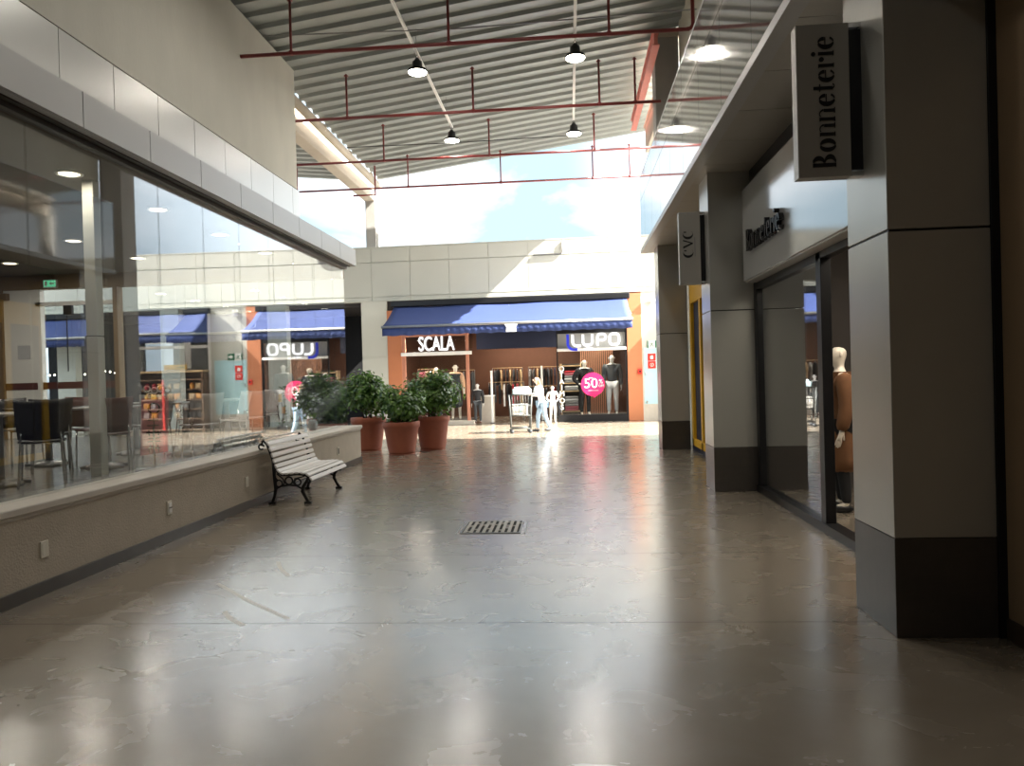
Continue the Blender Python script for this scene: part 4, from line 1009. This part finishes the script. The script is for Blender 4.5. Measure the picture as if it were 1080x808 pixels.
# neighbouring shop seen mirrored in the cafe glass: window posts and a stocked gondola shelf
trim(MB().cbox(3.75, 3.85, 0, .1, 0, 4.3, .01).cbox(4.50, 4.68, 0, .1, 2.2, 4.3, .01).cbox(6.35, 6.45, 0, .1, 0, 4.3, .01).box(3.8, 6.4, .02, .08, 2.9, 3.0), 'white', FO, FA)
window(MB().box(3.85, 6.35, .05, .062, 2.2, 4.3), 'glass2', FO, FA)
t = thing('display_shelf', 'brown stocked display shelf mirrored in the cafe glass', 'shelf', FW(5.05, -.55, 0), FA)
MB().cbox(-1.35, -1.29, -.25, .25, 0, 2.05, .01).cbox(1.29, 1.35, -.25, .25, 0, 2.05, .01).build('side_panel', 'plankwood', t)
MB().box(-1.3, 1.3, .2, .24, 0, 2.05).build('back_panel', 'plankwood', t)
for z in (.10, .48, .80, 1.12, 1.46, 1.80): MB().cbox(-1.3, 1.3, -.25, .22, z - .02, z + .02, .005).build('shelf_board', 'plankwood', t)
MB().cbox(-1.37, 1.37, -.27, .26, 2.05, 2.12, .01).build('top_board', 'tan', t)
pst = MB().cbox(-.02, .06, -.28, -.24, .1, 1.8, .005).build('price_post', 'signred', t); pst['label'] = 'red upright strip'
rnd = random.Random(9)
pk = {}
def pack(m, k):
    if (m, k) not in pk:
        if k == 0: ob = MB().cbox(-.10, .10, -.09, .09, 0, .20, .02).build('packet', m)
        else: ob = MB().lathe([(.06, 0), (.075, .02), (.075, .14), (.05, .19), (.035, .20), (.035, .22)], seg=14).build('packet', m)
        pk[(m, k)] = ob.data; bpy.data.objects.remove(ob)
    return pk[(m, k)]
pcols = [('fruit', 'orange'), ('black', 'black'), ('redcloth', 'red'), ('shopdark', 'dark'), ('tan', 'tan'), ('yellow', 'yellow'), ('greycloth', 'grey')]
for r_, (z, rowname) in enumerate(((.50, 'second'), (.82, 'third'), (1.14, 'fourth'), (1.48, 'top'))):
    for i in range(10):
        m, cn = rnd.choice(pcols); o = bpy.data.objects.new('packet', pack(m, rnd.randint(0, 1))); COL.objects.link(o)
        o.location = FW(5.05 - 1.15 + i * .255 + (.0 if i < 5 else .05), -.62, z); o.rotation_euler = (0, 0, FA + rnd.uniform(-.2, .2))
        tag(o, '%s packet, %s from the left on the %s board of the brown display shelf' % (cn, ORD[i], rowname), 'packet', 'packets on the display shelf')
t = thing('shelf_sign', 'yellow sign standing on top of the brown display shelf', 'sign', FW(4.75, -.55, 2.12), FA)
MB().cbox(-.40, .40, -.015, .015, .02, .20, .004).build('sign_board', 'yellow', t); MB().box(-.3, -.25, -.05, .05, 0, .03).box(.25, .3, -.05, .05, 0, .03).build('foot', 'dark', t)
MB().box(-.32, -.05, -.018, -.015, .09, .12).build('sign_mark', 'exitgreen', t)
# door-leaf handles and dim stock in the shop across the cafe door: string of bulbs
t = thing('string_lights', 'string of small warm bulbs in the dark shop seen through the cafe door', 'lights', FW(-18.5, .5, 2.2), FA)
MB().tube([(-1.8 + k * .2, 0, .05 * math.sin(k * .9)) for k in range(19)], .006, 5).build('cord', 'dark', t)
for k in range(19): MB().ell((-1.8 + k * .2, 0, .05 * math.sin(k * .9) - .04), (.03, .03, .035), 8, 6).build('bulb', 'bulb', t)

# ------------------------------------------------------------------ cafe
CF = .62
def chair_proto(label, shell, leg, loc, rz, group):
    t = thing('cafe_chair', label, 'chair', loc, rz, group)
    # faces local +y; curved shell seat and back
    def shell_mesh(pts, w0, w1):
        vs = []; fs = []; n = 8; m = len(pts)
        for i, (y, z) in enumerate(pts):
            w = w0 + (w1 - w0) * i / (m - 1)
            for k in range(n + 1):
                u = -1 + 2 * k / n; vs.append((u * w / 2, y + .03 * u * u, z + .012 * u * u))
        for i in range(m - 1):
            for k in range(n): a = i * (n + 1) + k; fs.append((a, a + 1, a + n + 2, a + n + 1))
        return MB().add(vs, fs)
    for nm, pts, a, b in (('seat', [(.20, .435), (.17, .452), (.05, .45), (-.12, .445), (-.19, .455)], .42, .40), ('backrest', [(-.185, .47), (-.21, .56), (-.235, .66), (-.265, .78), (-.285, .86)], .40, .45)):
        o = shell_mesh(pts, a, b).build(nm, shell, t, True); so = o.modifiers.new('thick', 'SOLIDIFY'); so.thickness = .014
    for sx in (-1, 1):
        MB().tube([(sx * .17, .16, .44), (sx * .185, .19, .41), (sx * .20, .21, 0)], .011, 8).build('leg', leg, t, True)
        MB().tube([(sx * .17, -.17, .60), (sx * .175, -.18, .44), (sx * .20, -.23, 0)], .011, 8).build('leg', leg, t, True)
    MB().tube([(-.17, .15, .435), (.17, .15, .435)], .009, 6).tube([(-.17, -.17, .44), (.17, -.17, .44)], .009, 6).build('seat_frame', leg, t, True)
    return t
def chair(proto, loc, rz, label): return copy_tree(proto, loc=loc, rz=rz, label=label)
def facing(x, y, tx, ty): return math.atan2(ty - y, tx - x) - PI / 2
G = 'chairs around the cafe tables'
c1 = chair_proto('dark cafe chair with chrome legs nearest the camera, its back to the glass', 'darklam', 'chrome', (-5.42, 7.40, CF), facing(-5.42, 7.40, -6.6, 9.2), G)
chair(c1, (-6.15, 8.55, CF), facing(-6.15, 8.55, -6.75, 9.3), 'dark cafe chair tucked under the table behind the nearest chair')
chair(c1, (-6.15, 7.0, CF), facing(-6.15, 7.0, -5.8, 7.4), 'dark cafe chair at the extreme left of the glass')
chair(c1, (-7.35, 9.6, CF), facing(-7.35, 9.6, -6.7, 9.27), 'dark cafe chair on the far side of the dark table')
c2 = chair_proto('red-brown cafe chair with its back to the glass, right of the slim beige column', 'brownlam', 'chrome', (-5.30, 8.38, CF), facing(-5.30, 8.38, -5.75, 9.0), G)
chair(c2, (-6.3, 9.5, CF), facing(-6.3, 9.5, -5.7, 8.9), 'red-brown cafe chair facing the glass behind the other red-brown one')
c3 = chair_proto('pale metal cafe chair left of the pink banner', 'palegrey', 'chrome', (-5.75, 10.05, CF), facing(-5.75, 10.05, -6.3, 10.6), G)
for x, y, tx, ty, lb_ in ((-4.95, 9.85, -5.4, 10.3, 'pale metal cafe chair right of the pink banner'), (-4.95, 10.75, -5.4, 10.3, 'pale metal cafe chair between the two right-hand tables'), (-5.0, 11.5, -5.5, 11.8, 'pale metal cafe chair in front of the last table'), (-5.2, 12.5, -5.5, 11.9, 'pale metal cafe chair on the far side of the last table'), (-6.0, 11.6, -5.5, 11.8, 'pale metal cafe chair left of the last table')):
    chair(c3, (x, y, CF), facing(x, y, tx, ty), lb_)
def table(label, loc, top, base, size=.7):
    t = thing('cafe_table', label, 'table', loc, 0, 'cafe tables behind the glass')
    MB().cbox(-size / 2, size / 2, -size / 2, size / 2, .725, .75, .008).build('table_top', top, t)
    MB().lathe([(.05, .05), (.045, .10), (.04, .70), (.09, .725)], seg=16).build('pedestal', base, t, True)
    mb = MB().lathe([(.21, 0), (.22, .015), (.18, .05), (.06, .075)], seg=20)
    for k in range(4): a = k * PI / 2 + .78; mb.tube([(.1 * math.cos(a), .1 * math.sin(a), .05), (.27 * math.cos(a), .27 * math.sin(a), .02)], .02, 8)
    mb.build('base', base, t, True)
    return t
tb = table('dark cafe table in front of the cafe door', (-6.70, 9.27, CF), 'darklam', 'steel')
table('cafe table at the extreme left of the glass', (-5.85, 7.35, CF), 'tablegrey', 'steel')
table('cafe table behind the red-brown chair', (-5.68, 8.85, CF), 'tablegrey', 'steel')
table('cafe table with pale pedestal left of the pink banner', (-6.33, 10.62, CF), 'tablegrey', 'palegrey')
table('cafe table right of the pink banner', (-5.40, 10.30, CF), 'tablegrey', 'palegrey')
table('last cafe table before the end of the glass', (-5.5, 11.8, CF), 'tablegrey', 'palegrey')
# pink hand-lettered banner
t = thing('standing_banner', 'pink banner with black brushed characters standing behind the cafe glass', 'banner', (-4.92, 8.62, CF), math.atan2(8.62, -4.92) + PI / 2)
bn = MB().prism([(-.15, .20), (.15, .17), (.12, .84), (-.17, .86)], lambda a, b, d: (a, d, b), -.008, .008).build('panel', 'bannerpink', t)
gl = MB()
def br(*pts, w=.016): gl.tube([(a, .012, b) for a, b in pts], w * .5, 6); gl.tube([(a, -.012, b) for a, b in pts], w * .5, 6)
br((-.06, .58), (.06, .585)); br((.0, .64), (-.01, .5)); br((-.06, .52), (.07, .52)); br((-.08, .43), (.08, .435), w=.022); br((-.05, .47), (-.05, .40)); br((.05, .47), (.05, .40)); br((-.06, .37), (.06, .37)); br((0, .40), (0, .30)); br((-.07, .33), (.07, .33)); br((-.07, .25), (.07, .255)); br((-.04, .29), (-.05, .20)); br((.04, .29), (.05, .20))
for a in range(1): gl.tube([(-.01 + .06 * math.cos(q * .45), .012, .72 + .06 * math.sin(q * .45)) for q in range(14)], .010, 6, True).tube([(-.01 + .06 * math.cos(q * .45), -.012, .72 + .06 * math.sin(q * .45)) for q in range(14)], .010, 6, True)
gl.build('brushed_characters', 'letter', bn, True)
wl = MB()
for cx, cz, r in ((-.16, .93, .035), (-.09, .95, .04), (-.02, .93, .035), (.06, .95, .035), (-.13, .87, .03), (.03, .87, .03)):
    wl.tube([(cx + r * math.cos(q * .6), 0, cz + r * math.sin(q * .6)) for q in range(10)], .010, 6, True)
wl.build('white_cutout', 'white', t, True)
MB().cbox(-.2, .2, -.12, .12, 0, .02, .005).tube([(0, .02, .02), (0, .02, .5)], .012, 8).build('stand', 'steel', t)
# orchid and little pots at the end of the glass
def vase(label, x, y):
    t = thing('flower_pot', label, 'pot', (x, y, .735))
    MB().lathe([(.05, 0), (.075, .03), (.085, .10), (.07, .17), (.05, .19), (.045, .19), (.05, .12)], seg=20).build('pot', 'boxblue', t, True)
    mb = MB(); rnd = random.Random(int(y * 100))
    for k in range(14):
        a = rnd.uniform(0, 6.28); l = rnd.uniform(.10, .22); d = Vector((math.cos(a), math.sin(a), rnd.uniform(.8, 2))).normalized()
        w = d.cross(Vector((0, 0, 1))).normalized() * .018; p = Vector((0, 0, .18))
        mb.add([p, p + d * l * .5 + w, p + d * l, p + d * l * .5 - w], [(0, 1, 2, 3)])
    mb.build('leaves', 'leaf', t, recalc=False)
trim(MB().cbox(-4.95, XG - .13, 11.7, 14.4, CF, .735, .01), 'sill')
vase('pale blue pot with a small plant on the cafe window ledge, left of the pair', -4.70, 12.65)
vase('pale blue pot with a small plant on the cafe window ledge, right of the pair', -4.60, 13.25)
t = thing('potted_orchid', 'tall flowering stem with yellow tags behind the cafe glass', 'plant', (-4.75, 12.2, .735))
MB().lathe([(.07, 0), (.09, .15), (.085, .15), (.08, .12)], seg=18).build('pot', 'steel', t, True)
MB().tube([(0, 0, .1), (.01, .02, .4), (-.02, .0, .62), (.05, .05, .78), (.14, .12, .83)], .008, 6).tube([(0, 0, .1), (.04, -.03, .35), (.02, -.05, .55)], .006, 6).build('stem', 'stem', t, True)
mb = MB(); rnd = random.Random(5)
for k in range(30):
    p = Vector((.02, .02, rnd.uniform(.15, .8))); a = rnd.uniform(0, 6.28); d = Vector((math.cos(a), math.sin(a), .3)).normalized(); w = d.cross(Vector((0, 0, 1))).normalized() * .025; l = rnd.uniform(.08, .17)
    mb.add([p, p + d * l * .5 + w, p + d * l, p + d * l * .5 - w], [(0, 1, 2, 3)])
mb.build('leaves', 'leaf', t, recalc=False)
mb = MB()
for x, y, z in ((.14, .12, .83), (.08, .08, .80), (.03, .04, .74), (.1, .02, .76)):
    for k in range(5): a = k * 1.256; mb.ell((x, y + .025 * math.cos(a), z + .025 * math.sin(a)), (.01, .02, .02), 8, 5)
mb.build('flower', 'lightcloth', t, True)
MB().cbox(-.03, .03, -.06, -.055, .55, .68, .002).build('tag', 'yellow', t); MB().cbox(.02, .08, -.06, -.055, .36, .47, .002).build('tag', 'fruit', t)
# ceiling downlights in the cafe
def cafe_light(x, y):
    l = bpy.data.lights.new('downlight_light', 'AREA'); l.shape = 'DISK'; l.size = .2; l.energy = 3.5 if x > -6 else (8 if y > 8 else 1.5); l.color = (1, .90, .76)
    o = bpy.data.objects.new('downlight_light', l); o.location = (x, y, 3.875); COL.objects.link(o)
k = 0
for x in (-5.25, -7.6, -10.0):
    for j in range(-2, 4):
        y = 7.72 + 1.75 * j
        if y < 4.0 and x > -6 or y < 5: continue
        k += 1
        t = thing('downlight', 'warm round ceiling downlight in the cafe, row %s from the glass, %s from the camera' % ({-5.25: 'nearest', -7.6: 'second', -10.0: 'third'}[x], ORD[j + 1]), 'lamp', (x, y, 3.9), 0, 'cafe ceiling downlights'); cafe_light(x, y)
        MB().lathe([(.10, 0), (.135, -.006), (.135, -.02), (.11, -.02), (.10, -.012)], seg=24).build('trim_ring', 'white', t, True)
        MB().lathe([(.105, -.012), (.1, -.016), (.01, -.017)], seg=24).build('diffuser', 'downl', t, True)
# boutique fittings
for i, (x, y) in enumerate(((3.4, 6.4), (3.4, 8.0), (5.2, 7.2))):
    t = thing('spot_light', ['ceiling light just inside the boutique door', 'ceiling light behind the boutique window', 'ceiling light deep inside the boutique'][i], 'lamp', (x, y, 3.3))
    MB().cbox(-.35, .35, -.05, .05, -.05, 0, .008).build('housing', 'dark', t); MB().box(-.32, .32, -.035, .035, -.056, -.05).build('diffuser', 'strip', t)
trim(MB().box(7.9, 8.0, 5, 10, 0, .12), 'dark')
for i, (y, z) in enumerate(((8.3, 2.55), (8.3, 1.95), (8.3, 1.4), (8.3, .85))):
    pass

# ------------------------------------------------------------------ light
def area(name, loc, rot, sx, sy, power, col):
    l = bpy.data.lights.new(name, 'AREA'); l.shape = 'RECTANGLE'; l.size = sx; l.size_y = sy; l.energy = power; l.color = col
    o = bpy.data.objects.new(name, l); o.location = loc; o.rotation_euler = rot; COL.objects.link(o); return o
sun = bpy.data.lights.new('sun', 'SUN'); sun.energy = 17; sun.angle = .009; sun.color = (1, .95, .86)
so_ = bpy.data.objects.new('sun', sun); COL.objects.link(so_)
so_.rotation_euler = Vector((-1.08, .22, -1.0)).to_track_quat('-Z', 'Y').to_euler()

w = bpy.data.worlds.new('sky'); SC.world = w; w.use_nodes = True; nt = w.node_tree; nt.nodes.clear(); N = nt.nodes.new; L = nt.links.new
out = N('ShaderNodeOutputWorld'); bg = N('ShaderNodeBackground'); tc = N('ShaderNodeTexCoord')
mp = N('ShaderNodeMapping'); mp.inputs['Scale'].default_value = (1, 1, 2.2); mp.inputs['Location'].default_value = (.3, .1, .0); L(tc.outputs['Generated'], mp.inputs[0])
n = N('ShaderNodeTexNoise'); n.inputs['Scale'].default_value = 2.6; n.inputs['Detail'].default_value = 7; n.inputs['Roughness'].default_value = .55; n.inputs['Distortion'].default_value = .4
L(mp.outputs[0], n.inputs['Vector'])
cr = N('ShaderNodeValToRGB'); cr.color_ramp.elements[0].position = .47; cr.color_ramp.elements[1].position = .64
cr.color_ramp.elements[0].color = (.31, .43, .51, 1); cr.color_ramp.elements[1].color = (.85, .87, .90, 1)
L(n.outputs['Fac'], cr.inputs[0])
sp = N('ShaderNodeSeparateXYZ'); L(tc.outputs['Generated'], sp.inputs[0])
mr = N('ShaderNodeMapRange'); mr.inputs[1].default_value = -.02; mr.inputs[2].default_value = .02; L(sp.outputs['Z'], mr.inputs[0])
mx = N('ShaderNodeMix'); mx.data_type = 'RGBA'; mx.inputs[6].default_value = (.12, .11, .10, 1); L(mr.outputs[0], mx.inputs[0]); L(cr.outputs[0], mx.inputs[7])
# added fill glow around the sun (which stands low over the right-hand side)
nm = N('ShaderNodeVectorMath'); nm.operation = 'NORMALIZE'; L(tc.outputs['Generated'], nm.inputs[0])
dt = N('ShaderNodeVectorMath'); dt.operation = 'DOT_PRODUCT'; dt.inputs[1].default_value = Vector((1.08, -.22, 1.0)).normalized(); L(nm.outputs[0], dt.inputs[0])
gr = N('ShaderNodeMapRange'); gr.interpolation_type = 'SMOOTHSTEP'; gr.inputs[1].default_value = .45; gr.inputs[2].default_value = .98; gr.inputs[3].default_value = 0; gr.inputs[4].default_value = 5.5; L(dt.outputs['Value'], gr.inputs[0])
gm = N('ShaderNodeMath'); gm.operation = 'MULTIPLY'; L(gr.outputs[0], gm.inputs[0]); L(mr.outputs[0], gm.inputs[1])
gc = N('ShaderNodeVectorMath'); gc.operation = 'SCALE'; gc.inputs[0].default_value = (1, .985, .95); L(gm.outputs[0], gc.inputs['Scale'])
ga = N('ShaderNodeVectorMath'); ga.operation = 'ADD'; L(mx.outputs[2], ga.inputs[0]); L(gc.outputs[0], ga.inputs[1])
# added sky glow low over the far shops, lifts the floor reflection
d2 = N('ShaderNodeVectorMath'); d2.operation = 'DOT_PRODUCT'; d2.inputs[1].default_value = Vector((.32, 1, .30)).normalized(); L(nm.outputs[0], d2.inputs[0])
g2 = N('ShaderNodeMapRange'); g2.interpolation_type = 'SMOOTHSTEP'; g2.inputs[1].default_value = .955; g2.inputs[2].default_value = 1.0; g2.inputs[3].default_value = 0; g2.inputs[4].default_value = .8; L(d2.outputs['Value'], g2.inputs[0])
g3 = N('ShaderNodeMath'); g3.operation = 'MULTIPLY'; L(g2.outputs[0], g3.inputs[0]); L(mr.outputs[0], g3.inputs[1])
g4 = N('ShaderNodeVectorMath'); g4.operation = 'SCALE'; g4.inputs[0].default_value = (.96, .98, 1); L(g3.outputs[0], g4.inputs['Scale'])
g5 = N('ShaderNodeVectorMath'); g5.operation = 'ADD'; L(ga.outputs[0], g5.inputs[0]); L(g4.outputs[0], g5.inputs[1])
L(g5.outputs[0], bg.inputs[0]); bg.inputs[1].default_value = 1.0; L(bg.outputs[0], out.inputs[0])

# ------------------------------------------------------------------ camera
yaw, pitch, roll = .0758916, -.00860967, -.02765866
d = Vector((-math.sin(yaw) * math.cos(pitch), math.cos(yaw) * math.cos(pitch), math.sin(pitch)))
r = Vector((math.cos(yaw), math.sin(yaw), 0)); u = r.cross(d)
r2 = r * math.cos(roll) + u * math.sin(roll); u2 = -r * math.sin(roll) + u * math.cos(roll)
cam = bpy.data.cameras.new('camera'); cam.sensor_fit = 'HORIZONTAL'; cam.sensor_width = 36; cam.lens = 36 * 800 / 1080; cam.clip_start = .05; cam.clip_end = 500
co = bpy.data.objects.new('camera', cam); COL.objects.link(co)
co.matrix_world = Matrix(((r2.x, u2.x, -d.x, 0), (r2.y, u2.y, -d.y, 0), (r2.z, u2.z, -d.z, 1.6), (0, 0, 0, 1)))
SC.camera = co
SC.view_settings.view_transform = 'Standard'; SC.view_settings.look = 'None'; SC.view_settings.gamma = 1; SC.view_settings.exposure = 1.33
SC.view_settings.use_curve_mapping = False
